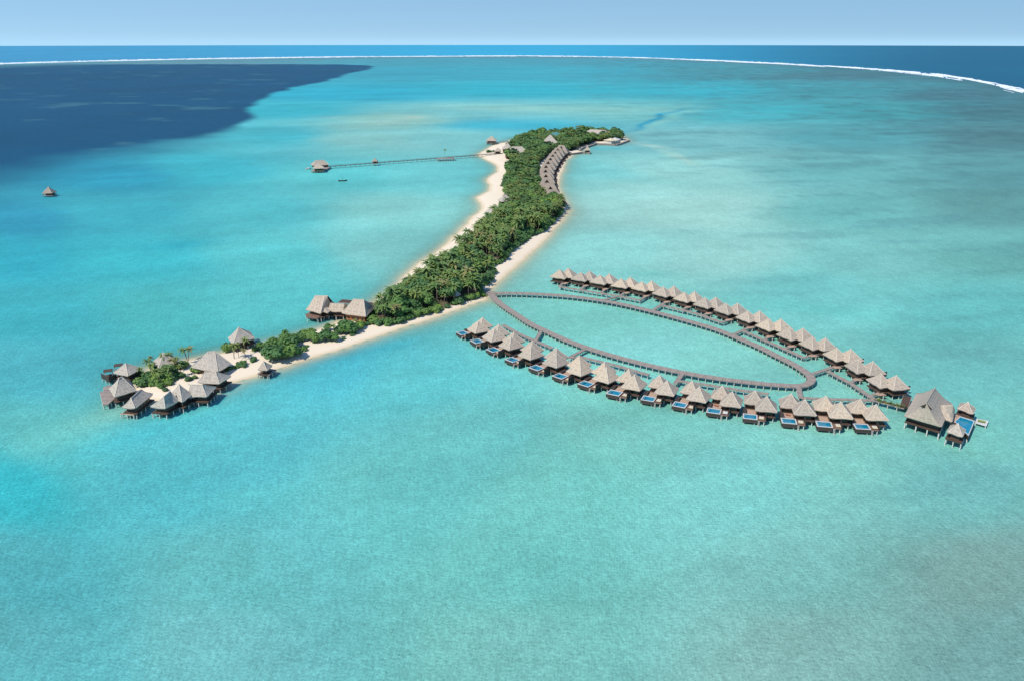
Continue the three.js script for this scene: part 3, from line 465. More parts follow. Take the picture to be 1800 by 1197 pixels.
walkway('link_walkway', 'short link from the boardwalk loop to the straight walkway', [[1404, 680], [1409, 699.5]], 1.9, { group: lower, top: DECK - 0.12 });
for (const [k, l] of [[[[982.2, 503.8], [1035, 512.3], [1087.8, 520.7], [1126.8, 528.1]], 'first to fifth'], [[[1164.8, 537], [1225, 551.3], [1271.4, 567.2]], 'seventh to ninth'], [[[1307.6, 581.7], [1373.3, 610.4], [1414.4, 628.6]], 'eleventh to thirteenth'], [[[1455.5, 651.6], [1496.7, 673.5], [1540, 703]], 'fifteenth and sixteenth']]) walkway('villa_walkway', `narrow walkway in front of the ${l} lagoon villas`, k, 1.9, { group: upper });
for (const [k, l] of [[[[1060.3, 528], [1092, 520]], 'fourth'], [[[1148, 546], [1168, 532.5], [1178, 527.5]], 'sixth'], [[[1288, 588.8], [1312, 578], [1328, 573.5]], 'tenth'], [[[1427, 657.5], [1462, 646], [1486, 640.5]], 'fourteenth']]) walkway('link_walkway', `link from main boardwalk towards the ${l} lagoon villa`, k, 1.7, { group: upper, top: DECK - 0.13 });
for (const [k, l] of [[[[984, 503], [991.5, 496]], 'first'], [[[1021.3, 509], [1029.5, 500]], 'second'], [[[1057.5, 514.5], [1067.5, 505]], 'third'], [[[1091, 519.5], [1102.5, 511.7]], 'fourth'], [[[1125.5, 527.5], [1143.7, 516.2]], 'fifth'], [[[1200, 545.5], [1215.4, 534.5]], 'seventh'], [[[1236.5, 555], [1253.4, 545.2]], 'eighth'], [[[1270.5, 567], [1291.4, 557.7]], 'ninth'], [[[1343.6, 597.3], [1366.1, 584]], 'eleventh'], [[[1381, 613], [1404.1, 601.5]], 'twelfth'], [[[1414, 628.4], [1442.2, 620]], 'thirteenth'], [[[1496, 672], [1518.2, 661]], 'fifteenth'], [[[1530, 695.5], [1561.4, 685.2]], 'sixteenth']]) walkway('entry_walkway', `short entry walkway to the ${l} lagoon villa of the upper row`, k, 1.5, { group: upper, top: DECK - 0.15 });

// ---------------------------------------------------------------- houses drawn from their eave corners
function worldLoop(f, L, F1, Rr, h) { const a = P(...f(...L), h), b = P(...f(...F1), h), c = P(...f(...Rr), h), d = a.clone().add(c).sub(b); return [a, b, c, d].map(xz); }
function house(name, label, o) {          // eave corners L, F, R seen in the photo; the roof's top finds its own height over the plan
  const f = o.f, hE = o.hE, loopW = o.loop || worldLoop(f, o.L, o.F, o.R, hE), n = loopW.length, c = [loopW.reduce((s, p) => s + p[0], 0) / n, loopW.reduce((s, p) => s + p[1], 0) / n];
  const mid = [o.ridge.reduce((s, p) => s + p[0], 0) / o.ridge.length, o.ridge.reduce((s, p) => s + p[1], 0) / o.ridge.length];
  let hP = o.hP; if (!hP) { let best = 1e9; for (let h = hE + 2.2; h < hE + 8.5; h += 0.1) { const p = P(...f(...mid), h), q = Math.hypot(p.x - c[0], p.z - c[1]); if (q < best) { best = q; hP = h; } } }
  const base = o.base ?? 0, g = thing(name, label, o.category || 'house', [c[0], base, c[1]], 0, o.group);
  const loop = loopW.map(([x, z]) => [x - c[0], z - c[1]]), ridge = o.ridge.map((p) => { const q = P(...f(...p), hP); return [q.x - c[0], q.z - c[1]]; });
  addRoof(g, loop, ridge, hE - base, hP - base, { mat: o.mat, sag: o.sag, round: o.round ?? 0.7, cap: o.cap, capMat: o.capMat });
  const fl = (o.floor ?? DECK) - base, wl = scaleLoop(loop, 1, (o.eave ?? 1.6) + 1.1);
  part('house_wall', prism(wl, fl, hE - base + 0.5), o.wall || M.wallWood, g);
  if (fl > 0.5) {
    part('floor_deck', prism(scaleLoop(loop, 1, (o.eave ?? 1.6) - 1.0), fl - 0.35, fl - 0.03), o.floorMat || M.brownWood, g);
    const pl = scaleLoop(loop, 1, (o.eave ?? 1.6) - 0.6); for (let i = 0; i < n; i++) { const a = pl[i], b = pl[(i + 1) % n], L = Math.hypot(b[0] - a[0], b[1] - a[1]), k = Math.max(1, Math.round(L / (o.pitch ?? 3.4))); for (let j = 0; j < k; j++) pile(g, lerp(a[0], b[0], j / k), lerp(a[1], b[1], j / k), fl - 0.35, o.pr ?? 0.2); }
  }
  for (let i = 0; i < n; i++) { const a = wl[i], b = wl[(i + 1) % n], L = Math.hypot(b[0] - a[0], b[1] - a[1]); if (L < 3) continue; const k = Math.min(4, Math.floor(L / 2.6)), dx = (b[0] - a[0]) / L, dz = (b[1] - a[1]) / L; for (let j = 0; j < k; j++) { const t = (j + 0.5) / k * L, wgeo = box(-0.7, 0.7, 0, 1.3, -0.05, 0.05); const w = part('window', wgeo, M.glass, g); w.position.set(a[0] + dx * t, fl + 0.75, a[1] + dz * t); w.rotation.y = Math.atan2(-dz, dx); } }
  return g;
}
// main dining pavilion at the end of the loop
const fp = crop(1580, 670, 9.976);
{
  const g = house('dining_pavilion', 'large thatched pavilion on tall stilts beyond the bridge', { f: fp, hE: 5.6, L: [320, 205], F: [100, 610], R: [760, 810], ridge: [[640, 125], [490, 385]], hP: 13.2, sag: 1.3, floor: 3.0, eave: 2.0, pitch: 4.6, pr: 0.26, mat: M.thatch[3], category: 'pavilion', capMat: M.thatch[3] });
  const c = g.position, W = (x, y, h) => { const p = P(...fp(x, y), h); return [p.x - c.x, h, p.z - c.z]; };
  // gablet: a small dark triangular vent with timber lining in the front slope
  const a = W(365, 445, 11.0), b = W(600, 505, 11.0), t = W(490, 390, 13.0), m1 = W(470, 450, 11.1), m2 = W(545, 470, 11.1);
  const gb = part('gable_vent', tris([...a, ...b, ...t]), M.darkWood, g); gb.position.y = 0.25; gb.position.z = 0.35;
  part('vent_lining', tris([...m1, ...m2, (t[0] * 0.4 + m1[0] * 0.3 + m2[0] * 0.3), t[1] * 0.4 + 6.66, t[2] * 0.4 + 0.3 * (m1[2] + m2[2])]), M.orangeWood, gb).position.set(0, 0.05, 0.3);
  const wl = [W(720, 400, 6.2), W(1010, 455, 6.2), W(950, 722, 4.9), W(825, 690, 4.9)].map((p) => [p[0], p[2]]);
  const wr = [P(...fp(735, 392), 9.4), P(...fp(960, 425), 8.4)].map((p) => [p.x - c.x, p.z - c.z]);
  addRoof(g, wl, wr, 5.2, 8.8, { mat: M.thatch[0], cap: 0, round: 0.5 });
}
{
  const deckPts = [[1000, 560], [1110, 575], [1345, 690], [1235, 985], [800, 905]].map(([x, y]) => P(...fp(x, y), 3.0)), c = deckPts.reduce((s, p) => s.add(p.clone().multiplyScalar(1 / deckPts.length)), new THREE.Vector3()), g = thing('pool_terrace', 'dark timber pool terrace on stilts beside the large pavilion', 'terrace', [c.x, 0, c.z]);
  const rel = (x, y, h) => { const p = P(...fp(x, y), h); return [p.x - c.x, p.z - c.z]; };
  const o = [rel(1085, 610, 3.1), rel(1345, 690, 3.1), rel(1235, 955, 3.1), rel(985, 700, 3.1)];
  part('terrace_base', prism(scaleLoop(o, 1.0), 1.2, 2.9), M.darkWood, g);
  const rim = scaleLoop(o, 1.0), inr = scaleLoop(o, 0.90), cop = []; for (let i = 0; i < 4; i++) { const a = rim[i], b = rim[(i + 1) % 4], d = inr[i], e = inr[(i + 1) % 4]; cop.push(prism([a, b, e, d], 2.9, 3.12)); } part('pool_coping', mergeGeometries(cop), M.coping, g);
  part('pool_floor', prism(scaleLoop(o, 0.9), 2.905, 2.93), M.tile, g);
  const s = ccw(scaleLoop(o, 0.895)), pw = tris([s[0][0], 3.05, s[0][1], s[1][0], 3.05, s[1][1], s[2][0], 3.05, s[2][1], s[0][0], 3.05, s[0][1], s[2][0], 3.05, s[2][1], s[3][0], 3.05, s[3][1]]); part('pool_water', pw, M.poolWater, g);
  const low = [rel(985, 560, 2.9), rel(1100, 585, 2.9), rel(1010, 720, 2.9), rel(900, 735, 2.9)]; part('terrace_deck', prism(low, 2.55, 2.85), M.terrace, g);
  for (const p of [...o, ...low.slice(0, 2)]) { const q = [p[0] * 0.92, p[1] * 0.92]; pile(g, ...q, 1.2, 0.26); }
}
house('pool_pavilion', 'small thatched hut at the far side of the large pavilion pool', { f: fp, hE: 5.2, L: [1030, 480], F: [1320, 578], R: [1365, 478], ridge: [[1225, 372]], floor: 2.9, eave: 0.9, mat: M.thatch[1], category: 'hut' });
house('pool_pavilion', 'small thatched hut on white stilts in front of the large pavilion pool', { f: fp, hE: 5.4, L: [848, 890], F: [1135, 978], R: [1190, 850], ridge: [[1050, 748]], floor: 2.9, eave: 0.9, mat: M.thatchGrey, category: 'hut' });
{ // low landing stage with a green sunbed
  const q = [[1378, 652], [1585, 690], [1550, 782], [1345, 722]].map(([x, y]) => P(...fp(x, y), 1.3)), c = q.reduce((s, p) => s.add(p.clone().multiplyScalar(0.25)), new THREE.Vector3()), g = thing('landing_stage', 'small pale landing stage over the water beside the pool', 'deck', [c.x, 0, c.z]), l = q.map((p) => [p.x - c.x, p.z - c.z]);
  part('stage_deck', prism(l, 1.05, 1.3), M.white, g); for (const p of l) pile(g, p[0] * 0.85, p[1] * 0.85, 1.05, 0.2);
  const b = thing('sunbed', 'green sunbed lying on the pale landing stage', 'sunbed', [c.x, 1.3, c.z], -0.5); part('bed_frame', box(-1.3, 1.3, 0, 0.25, -0.75, 0.75), M.brownWood, b); part('mattress', box(-1.25, 1.25, 0.25, 0.42, -0.7, 0.7), M.greenCloth, b); part('cushion', box(-1.15, -0.7, 0.42, 0.58, -0.6, 0.6), M.greenCloth, b);
}
walkway('plant_bridge', 'bridge lined with potted plants leading to the large pavilion', [[1540, 703], [1566, 709.5], [1592, 716.5]], 2.2, { rail: true, every: 3.6, mat: M.brownWood });
walkway('service_walkway', 'dark lattice service deck beside the large pavilion', [[1596, 696], [1590, 715]], 3.2, { top: DECK + 0.2, mat: M.brownWood });

// ---------------------------------------------------------------- spa village on the near tip
const fs = crop(160, 560, 5.294), fs5 = crop(170, 620, 9.579), fs6 = crop(300, 600, 9);
const spaG = 'thatched spa houses on the near tip';
house('spa_house', 'square thatched spa house standing alone over the water behind the spit', { f: fs, hE: 4.8, L: [1268, 180], F: [1315, 247], R: [1525, 182], ridge: [[1370, 85]], group: spaG, mat: M.thatchGrey, eave: 1.2 });
house('spa_house', 'pointed thatched spa house rising behind the garden palms', { f: fs, hE: 4.6, L: [572, 395], F: [620, 460], R: [815, 405], ridge: [[670, 318]], group: spaG, base: 0.6, floor: 0.9, mat: M.thatchGrey });
house('spa_hall', 'largest thatched hall of the spa village on the sand', { f: fs, hE: 4.4, L: [915, 452], F: [1180, 498], R: [1312, 412], ridge: [[1085, 312], [1150, 305]], hP: 9.4, group: spaG, base: 1.0, floor: 1.2, mat: M.thatchGrey, eave: 1.8, round: 1.6 });
house('spa_house', 'stilted thatched spa house with dark slatted wall beside the hall', { f: fs6, hE: 4.8, L: [410, 648], F: [770, 668], R: [960, 545], ridge: [[540, 480], [705, 480]], group: spaG, mat: M.thatchGrey, wall: M.brownWood, eave: 1.1 });
house('spa_house', 'right-hand roof of the three joined spa houses on stilts', { f: fs6, hE: 4.8, L: [255, 862], F: [568, 876], R: [725, 715], ridge: [[275, 682], [490, 684]], group: spaG, mat: M.thatchGrey, eave: 1.1 });
house('spa_house', 'middle pointed roof of the three joined spa houses', { f: fs, hE: 5.0, L: [715, 722], F: [845, 778], R: [950, 700], ridge: [[815, 612]], group: spaG, mat: M.thatchGrey, eave: 1.0 });
house('spa_house', 'outer roof of the three joined spa houses over open water', { f: fs5, hE: 4.8, L: [888, 905], F: [1150, 938], R: [1390, 800], ridge: [[1120, 740], [1230, 645]], group: spaG, mat: M.thatchGrey, eave: 1.0 });
house('spa_house', 'long thatched spa house with a front balcony on stilts', { f: fs5, hE: 4.8, L: [405, 920], F: [640, 938], R: [950, 688], ridge: [[570, 765], [715, 638]], group: spaG, mat: M.thatchGrey, eave: 1.0 });
house('spa_house', 'broad thatched spa house behind the timber deck', { f: fs5, hE: 4.8, L: [190, 600], F: [285, 748], R: [672, 632], ridge: [[365, 430], [420, 400]], group: spaG, mat: M.thatchGrey, eave: 1.0 });
house('spa_house', 'low wide thatched spa house next to the lookout canopies', { f: fs5, hE: 4.4, L: [262, 338], F: [520, 392], R: [770, 252], ridge: [[480, 182]], group: spaG, mat: M.thatchGrey, eave: 1.0 });
house('beach_pavilion', 'small pointed thatched pavilion over the water by the spit', { f: fs6, hE: 4.4, L: [1365, 445], F: [1525, 462], R: [1610, 375], ridge: [[1465, 320]], mat: M.thatch[1], eave: 1.5, category: 'pavilion', floor: 2.0 });
function platform(name, label, f, pts, h, mat, o = {}) {
  const q = pts.map(([x, y]) => P(...f(x, y), h)), c = q.reduce((s, p) => s.add(p.clone().multiplyScalar(1 / q.length)), new THREE.Vector3()), g = thing(name, label, o.category || 'deck', [c.x, 0, c.z], 0, o.group), l = q.map((p) => [p.x - c.x, p.z - c.z]);
  part('deck_boards', prism(l, h - 0.3, h), mat, g); const n = l.length;
  for (let i = 0; i < n; i++) { const a = l[i], b = l[(i + 1) % n], L = Math.hypot(b[0] - a[0], b[1] - a[1]), k = Math.max(1, Math.round(L / 3.2)); for (let j = 0; j < k; j++) pile(g, lerp(a[0], b[0], j / k) * 0.92, lerp(a[1], b[1], j / k) * 0.92, h - 0.3); }
  if (o.wall) for (const i of o.wall) { const a = l[i], b = l[(i + 1) % n], L = Math.hypot(b[0] - a[0], b[1] - a[1]), s = part('privacy_screen', box(0, L, -0.8, o.tall ?? 1.8, -0.07, 0.07), M.darkWood, g); s.position.set(a[0], h, a[1]); s.rotation.y = Math.atan2(-(b[1] - a[1]), b[0] - a[0]); }
  return g;
}
platform('spa_deck', 'weathered timber deck with loungers beside the broad spa house', fs5, [[40, 655], [200, 632], [290, 770], [180, 870], [95, 880]], DECK, M.deck);
platform('spa_deck', 'small upper timber deck at the corner of the broad spa house', fs5, [[95, 580], [220, 530], [230, 620], [105, 640]], DECK + 0.15, M.deck);
platform('spa_deck', 'screened bathing deck under the lookout canopies', fs5, [[70, 400], [230, 350], [330, 410], [200, 465]], DECK, M.sundeck, { wall: [2, 3], tall: 1.6 });
platform('spa_balcony', 'pale front balcony of the long spa house', fs5, [[385, 1025], [500, 975], [625, 1010], [615, 1045]], DECK - 0.05, M.terrace);
platform('spa_balcony', 'narrow front balcony of the outer joined spa house', fs5, [[930, 1000], [985, 965], [1175, 985], [1170, 1020]], DECK - 0.05, M.terrace);
platform('spa_balcony', 'narrow balcony under the right-hand joined spa house', fs6, [[385, 912], [420, 880], [570, 900], [572, 935]], DECK - 0.05, M.deck);
platform('pavilion_deck', 'low timber deck around the small beach pavilion', fs6, [[1362, 510], [1550, 535], [1670, 445], [1480, 415]], 1.95, M.deck);
for (const [x, y, l] of [[180, 292, 'nearer'], [352, 202, 'farther']]) {
  const c = P(...fs5(x, y), 5.0), g = thing('lookout_canopy', `${l} flat square canopy on four posts over the bathing deck`, 'canopy', [c.x, 0, c.z], 0.4, 'lookout canopies');
  part('canopy_top', box(-1.8, 1.8, 4.75, 4.95, -1.7, 1.7), M.brownWood, g); for (const [a, b] of [[-1.5, -1.4], [1.5, -1.4], [-1.5, 1.4], [1.5, 1.4]]) { part('post', box(a - 0.09, a + 0.09, -1.2, 4.75, b - 0.09, b + 0.09), M.pile, g); } part('platform', box(-1.9, 1.9, DECK - 0.25, DECK, -1.8, 1.8), M.brownWood, g);
}

// ---------------------------------------------------------------- restaurant over the beach
const fr = crop(530, 505, 12);
function gablet(g, pts, h) { const v = pts.map(([x, y, dh]) => P(...fr(x, y), h + dh)); const m = part('gable_glass', tris(v.flatMap((p) => [p.x - g.position.x, p.y - g.position.y, p.z - g.position.z])), M.glass, g); return m; }
{
  const g = house('restaurant', 'long thatched restaurant wing over the water with a dark gable window', { f: fr, hE: 5.2, L: [80, 478], F: [400, 556], R: [700, 345], ridge: [[285, 185], [548, 188]], eave: 1.4, hP: 11.6, mat: M.thatch[0], category: 'restaurant', floor: 2.6 });
  gablet(g, [[532, 318, 0.4], [646, 312, 0.4], [556, 198, 4.4]], 7.2);
  const w = [[340, 300], [455, 300], [640, 470], [545, 530], [430, 500]].map(([x, y], i) => { const p = P(...fr(x, y), i < 2 ? 8 : 5.6); return [p.x - g.position.x, p.z - g.position.z]; });
  addRoof(g, scaleLoop(w, 1), [[w[0][0] * 0.5 + w[1][0] * 0.5, w[0][1] * 0.5 + w[1][1] * 0.5 + 0.6]], 5.25, 8.6, { mat: M.thatch[1], cap: 0 });
  const t = [[75, 575], [175, 530], [330, 560], [400, 600], [335, 668], [110, 640]].map(([x, y]) => P(...fr(x, y), 2.6)).map((p) => [p.x - g.position.x, p.z - g.position.z]); part('dining_terrace', prism(t, 2.3, 2.7), M.sundeck, g); for (const p of t) { pile(g, p[0] * 0.97, p[1] * 0.97, 2.3); part('rail_post', box(-0.06, 0.06, 2.7, 3.7, -0.06, 0.06), M.brownWood, g).position.set(p[0], 0, p[1]); }
  const t2 = [[390, 610], [560, 570], [580, 600], [420, 640]].map(([x, y]) => P(...fr(x, y), 2.6)).map((p) => [p.x - g.position.x, p.z - g.position.z]); part('dining_terrace', prism(t2, 2.35, 2.65), M.sundeck, g);
}
house('restaurant_link', 'low thatched link roof between the two restaurant wings', { f: fr, hE: 5.0, L: [540, 500], F: [875, 524], R: [1060, 380], ridge: [[600, 335], [950, 355]], mat: M.thatch[0], eave: 1.2, hP: 8.8, cap: 0, category: 'restaurant', floor: 2.6 });
{
  const g = house('restaurant', 'second thatched restaurant wing on the sand with orange wooden walls', { f: fr, hE: 5.0, L: [832, 548], F: [1355, 628], R: [1565, 415], ridge: [[1095, 258], [1308, 268]], mat: M.thatch[0], eave: 1.5, hP: 11.4, wall: M.orangeWood, base: 0.8, floor: 1.1, category: 'restaurant' });
  gablet(g, [[1278, 398, 0.2], [1405, 380, 0.2], [1312, 275, 4.2]], 7.0);
}
walkway('covered_walk', 'brown roofed walkway behind the restaurant wings', [[597, 529], [625, 532], [664, 536.5]], 5.5, { top: 4.6, mat: M.brownWood, every: 3.6 });

// ---------------------------------------------------------------- long jetty and far buildings
walkway('long_jetty', 'long straight jetty running out from the west beach', [[577, 293], [659, 286.8], [770, 278.5], [872, 270.5]], 2.6, { top: 2.6, every: 6, rail: true, mat: M.sundeck, beam: M.darkWood });
const fj = crop(530, 270, 12), fh = crop(820, 200, 5.625), fi = crop(960, 215, 11.25), fb = crop(900, 255, 11.4);
for (const [l, x, y, w, d, r, rot, m] of [['rear', 562, 289.6, 19, 12, 4.5, 0.45, 1], ['front', 560, 295.2, 12, 12, 0, 0.25, 0]]) {
  const c = P(x, y, 5), g = thing('jetty_house', `${l} thatched house at the outer end of the long jetty`, 'house', [c.x, 0, c.z], rot, 'jetty houses');
  addRoof(g, rectLoop(-w / 2, w / 2, -d / 2, d / 2), [[-r, 0], [r, 0]], 5, 9.8, { mat: M.thatch[m], cap: 0.15 }); part('house_wall', prism(rectLoop(-w / 2 + 1.2, w / 2 - 1.2, -d / 2 + 1.2, d / 2 - 1.2), 2.2, 5.1), M.wallWood, g); part('glazed_door', box(-2, 2, 2.4, 4.4, d / 2 - 1.22, d / 2 - 1.14), M.glass, g);
  for (const [a, b] of [[-1, -1], [1, -1], [-1, 1], [1, 1]]) pile(g, a * (w / 2 - 1.4), b * (d / 2 - 1.4), 2.2);
}
platform('jetty_deck', 'wide timber deck under the jetty houses', fj, [[180, 375], [450, 372], [600, 290], [330, 280]], 2.2, M.deck);
function hut(name, label, x, y, w, hE, hP, o = {}) {   // small square thatched pavilion on posts over a deck
  const c = P(x, y, o.floor ?? 2), g = thing(name, label, o.category || 'hut', [c.x, o.base ?? 0, c.z], o.rot ?? 0, o.group), b = o.base ?? 0, fl = (o.floor ?? 2) - b;
  addRoof(g, rectLoop(-w / 2, w / 2, -w / 2, w / 2), [[0, 0]], hE, hP, { mat: o.mat || M.thatch[1], cap: 0.15, thick: 0.3 });
  part('floor_deck', box(-w * 0.5, w * 0.5, fl - 0.3, fl, -w * 0.5, w * 0.5), M.deck, g);
  for (const [i, j] of [[-1, -1], [1, -1], [-1, 1], [1, 1]]) { part('post', box(-0.12, 0.12, fl, hE - 0.1, -0.12, 0.12), M.brownWood, g).position.set(i * w * 0.4, 0, j * w * 0.4); pile(g, i * w * 0.42, j * w * 0.42, fl - 0.3); }
  part('inner_wall', box(-w * 0.34, w * 0.34, fl, hE - 0.2, -w * 0.34, w * 0.1), M.wallWood, g); return g;
}
hut('jetty_shelter', 'small pointed shelter halfway along the long jetty', 659, 287.3, 6.6, 5.0, 8.4, { floor: 2.61, mat: M.thatchOld[0] });
hut('sea_hut', 'lone thatched hut standing in the water by the deep basin', 86.5, 342.5, 9.6, 3.4, 8.8, { floor: 1.4, mat: M.thatchOld[0] });
hut('north_pavilion', 'thatched overwater pavilion off the north-west beach', 864, 250.5, 15, 4.8, 11, { floor: 2.2 });
platform('north_deck', 'wide deck around the north-west overwater pavilion', crop(0, 0, 1), [[853, 251], [864, 252.4], [877, 250.8], [865, 249.3]], 2.0, M.deck);
walkway('north_walk', 'short walkway from the north-west pavilion to the beach', [[876, 250], [893, 249]], 2.5, { rail: true, every: 6 });
platform('arrival_platform', 'dark planted platform beside the long jetty', crop(0, 0, 1), [[767, 280.2], [768, 278.4], [798, 277.1], [800, 278.8]], 3.0, M.deck);
hut('beach_hut', 'small thatched hut on the beach at the jetty foot', 875, 270.5, 9, 4.0, 8, { floor: 1.6, base: 1.0 });
hut('pier_hut', 'small pointed hut at the end of the curved sea wall pier', 1032.5, 267.5, 7.5, 4.6, 9.5, { floor: 2.2 });
for (const [n, l, pts, w] of [['sea_wall', 'curved stone sea wall around the far east tip', [[1019, 263.5], [1024, 259.5], [1034, 257], [1048, 252.3], [1062, 252.6], [1083, 254.3], [1090, 252.5], [1106, 246.5]], 3], ['sea_wall', 'dark sea wall pier leading to the small pointed hut', [[993, 270.8], [1010, 269.3], [1024, 267.5], [1038, 268.6]], 3]]) {
  const w3 = pts.map(([x, y]) => P(x, y, 2)), b = w3[0].clone().setY(0), g = thing(n, l, 'wall', b.toArray()), v = [];
  for (let i = 1; i < w3.length; i++) { const p = w3[i - 1].clone().sub(b), q = w3[i].clone().sub(b), t = q.clone().sub(p).setY(0).normalize(), s = [-t.z * w / 2, t.x * w / 2]; v.push(prism([[p.x + s[0], p.z + s[1]], [p.x - s[0], p.z - s[1]], [q.x - s[0], q.z - s[1]], [q.x + s[0], q.z + s[1]]], -1.5, 1.9 + i * 0.004)); }
  part('wall_body', mergeGeometries(v), M.stone, g); part('wall_cap', mergeGeometries(v.map((q) => q.clone().scale(1, 0.05, 1).translate(0, 1.95, 0))), M.deck, g);
}
// row of beach suites on the east shore: each with its own steep roof
[[987, 263.5], [981, 268], [976.5, 273], [972, 278.5], [968, 284.5], [964, 291], [960, 298], [959, 306], [959.5, 314.5], [961, 324], [967, 336], [972, 344]].forEach(([x, y], i, all) => {
  const c = P(x, y, 7), n = P(...all[Math.min(all.length - 1, i + 1)], 7), q = P(...all[Math.max(0, i - 1)], 7), rot = Math.atan2(-(n.z - q.z), n.x - q.x) + Math.PI;
  const g = thing('beach_suite', `steep thatched beach suite on the east shore, ${ORD[i]} from the sea wall`, 'house', [c.x, 0.4, c.z], rot, 'beach suites in the row on the east shore');
  const p = Math.hypot(n.x - q.x, n.z - q.z) / (i === 0 || i === all.length - 1 ? 1 : 2), hw = Math.min(9, p * 0.44);
  addRoof(g, rectLoop(-hw, hw, -8.5, 9.5), [[0, -3.5], [0, 3.5]], 3.4, 12.0, { mat: M.thatchOld[i % 2], cap: 0.14, capMat: M.thatchGrey, sag: 1.0 }); part('house_wall', prism(rectLoop(-hw + 1, hw - 1, -7.4, 8.2), 0.2, 4), M.wallWood, g);
  { const a = -hw * 0.42, b = -hw * 0.06, y0 = 3.4 + 8.6 * 0.56, w = 2.6, t = [a, 11.3, 0], l = [a, y0, -w], r = [a, y0, w], k = [b, 11.35, 0];
    const dm = part('gable_dormer', tris([...t, ...l, ...k, ...t, ...k, ...r]), M.thatchOld[1], g); const q = (p) => [p[0] + 0.12, p[1] - 0.1, p[2]]; part('gable_vent', tris([...q(l), ...q(r), ...q(t)]), M.glass, dm); }
  part('sea_deck', box(-hw + 0.5, hw - 0.5, 0.6, 0.9, 8.3, 12), M.brownWood, g); part('glazed_door', box(-hw + 1.6, hw - 1.6, 1, 3.2, 8.19, 8.26), M.glass, g); for (const s of [-1, 1]) pile(g, s * (hw - 1), 11.5, 0.6, 0.2, -2);
  part('side_screen', box(hw - 0.45, hw - 0.3, 0.2, 2.6, 8.2, 11.8), M.darkWood, g);
});
// roofs among the trees
function villa(name, label, x, y, w, d, hE, hP, o = {}) {
  const c = P(x, y, 5), b = 1.2, g = thing(name, label, 'house', [c.x, b, c.z], o.rot ?? 0, o.group), r = o.ridge ?? Math.max(0, w - d) / 2;
  addRoof(g, rectLoop(-w / 2, w / 2, -d / 2, d / 2), [[-r, 0], [r, 0]], hE, hP, { mat: o.mat || M.thatchGrey, cap: o.cap ?? 0.15 }); part('house_wall', prism(rectLoop(-w / 2 + 1, w / 2 - 1, -d / 2 + 1, d / 2 - 1), -0.5, hE + 0.1), o.wall || M.brownWood, g); part('door', box(-0.6, 0.6, 0, 2.1, d / 2 - 1.02, d / 2 - 0.95), M.darkWood, g); for (const s of [-1, 1]) part('window', box(s * w * 0.26 - 0.8, s * w * 0.26 + 0.8, 0.9, 2.1, d / 2 - 1.02, d / 2 - 0.95), M.glass, g);
  return g;
}
villa('garden_villa', 'grey thatched villa where the west beach meets the trees', 869, 375, 12, 10, 5, 11, { rot: 0.5 });
villa('garden_villa', 'grey roofed villa half hidden by palms above the west beach', 888, 355, 11, 9, 5, 10, { rot: 0.4 });
villa('garden_villa', 'wide grey thatched hall beside the jetty foot', 909, 273, 30, 18, 6, 14, { rot: 0.1 });
villa('garden_villa', 'small grey roof at the tree edge near the jetty', 892, 263, 14, 14, 5, 12);
villa('garden_villa', 'pointed grey thatched house deep in the far wood', 967, 255.5, 22, 20, 7, 17);
villa('garden_villa', 'long low grey roof near the far east tip', 1050, 238.5, 48, 26, 5, 12, { rot: -0.35 });
villa('garden_villa', 'green roofed building among the far trees', 977, 243, 26, 22, 7, 12, { mat: M.greenRoof, cap: 0 });
villa('garden_villa', 'white walled low building in the far clearing', 1008, 243.5, 16, 12, 4, 6, { mat: M.whiteWall, wall: M.whiteWall, cap: 0 });
villa('garden_villa', 'pale walled house beside the sea wall', 1074, 247, 14, 18, 4, 7, { mat: M.cream, wall: M.whiteWall, cap: 0, rot: 0.6 });
villa('garden_villa', 'second pale walled house at the far tip', 1081, 246, 14, 18, 4, 7, { mat: M.whiteWall, wall: M.whiteWall, cap: 0, rot: -0.4 });
villa('garden_villa', 'thin grey roof edge showing between trees over the east beach', 822, 451, 13, 7, 4.2, 7.6, { rot: 0.2 });
villa('garden_villa', 'small grey roof among palms near the boardwalk end', 797, 517, 7, 5, 3.4, 6.4, { rot: -0.5 });
{ // boats
  const hull = (L, w, h) => { const v = [], N = 12, row = (i) => { const t = i / N * 2 - 1, k = Math.pow(1 - t * t, 0.6) * w / 2, s = h * (0.75 + 0.5 * t * t); return [[t * L / 2, s, k], [t * L / 2, 0.1, k * 0.55], [t * L / 2, 0.1, -k * 0.55], [t * L / 2, s, -k], [t * L / 2, s * 0.6, 0]]; }; for (let i = 0; i < N; i++) { const a = row(i), b = row(i + 1); for (let q = 0; q < 5; q++) { const r = (q + 1) % 5; v.push(...a[q], ...b[q], ...b[r], ...a[q], ...b[r], ...a[r]); } } return tris(v); };
  let c = P(602, 319), g = thing('wooden_boat', 'dark wooden boat anchored in the lagoon below the jetty', 'boat', [c.x, -0.3, c.z], 0.25); part('hull', hull(9, 2.4, 1.5), M.darkWood, g); part('thwart', mergeGeometries([box(-1.8, -1.4, 0.95, 1.05, -0.9, 0.9), box(1.2, 1.6, 0.95, 1.05, -0.9, 0.9)]), M.brownWood, g); part('mast', box(-0.06, 0.06, 0.6, 4.5, -0.06, 0.06), M.brownWood, g);
  c = P(541.5, 298); g = thing('white_boat', 'small white motor boat moored at the jetty end', 'boat', [c.x, -0.3, c.z], 0.2); part('hull', hull(7, 2.6, 1.6), M.white, g); part('cabin', box(-1.2, 1.2, 0.9, 2.3, -0.8, 0.8), M.white, g);
}
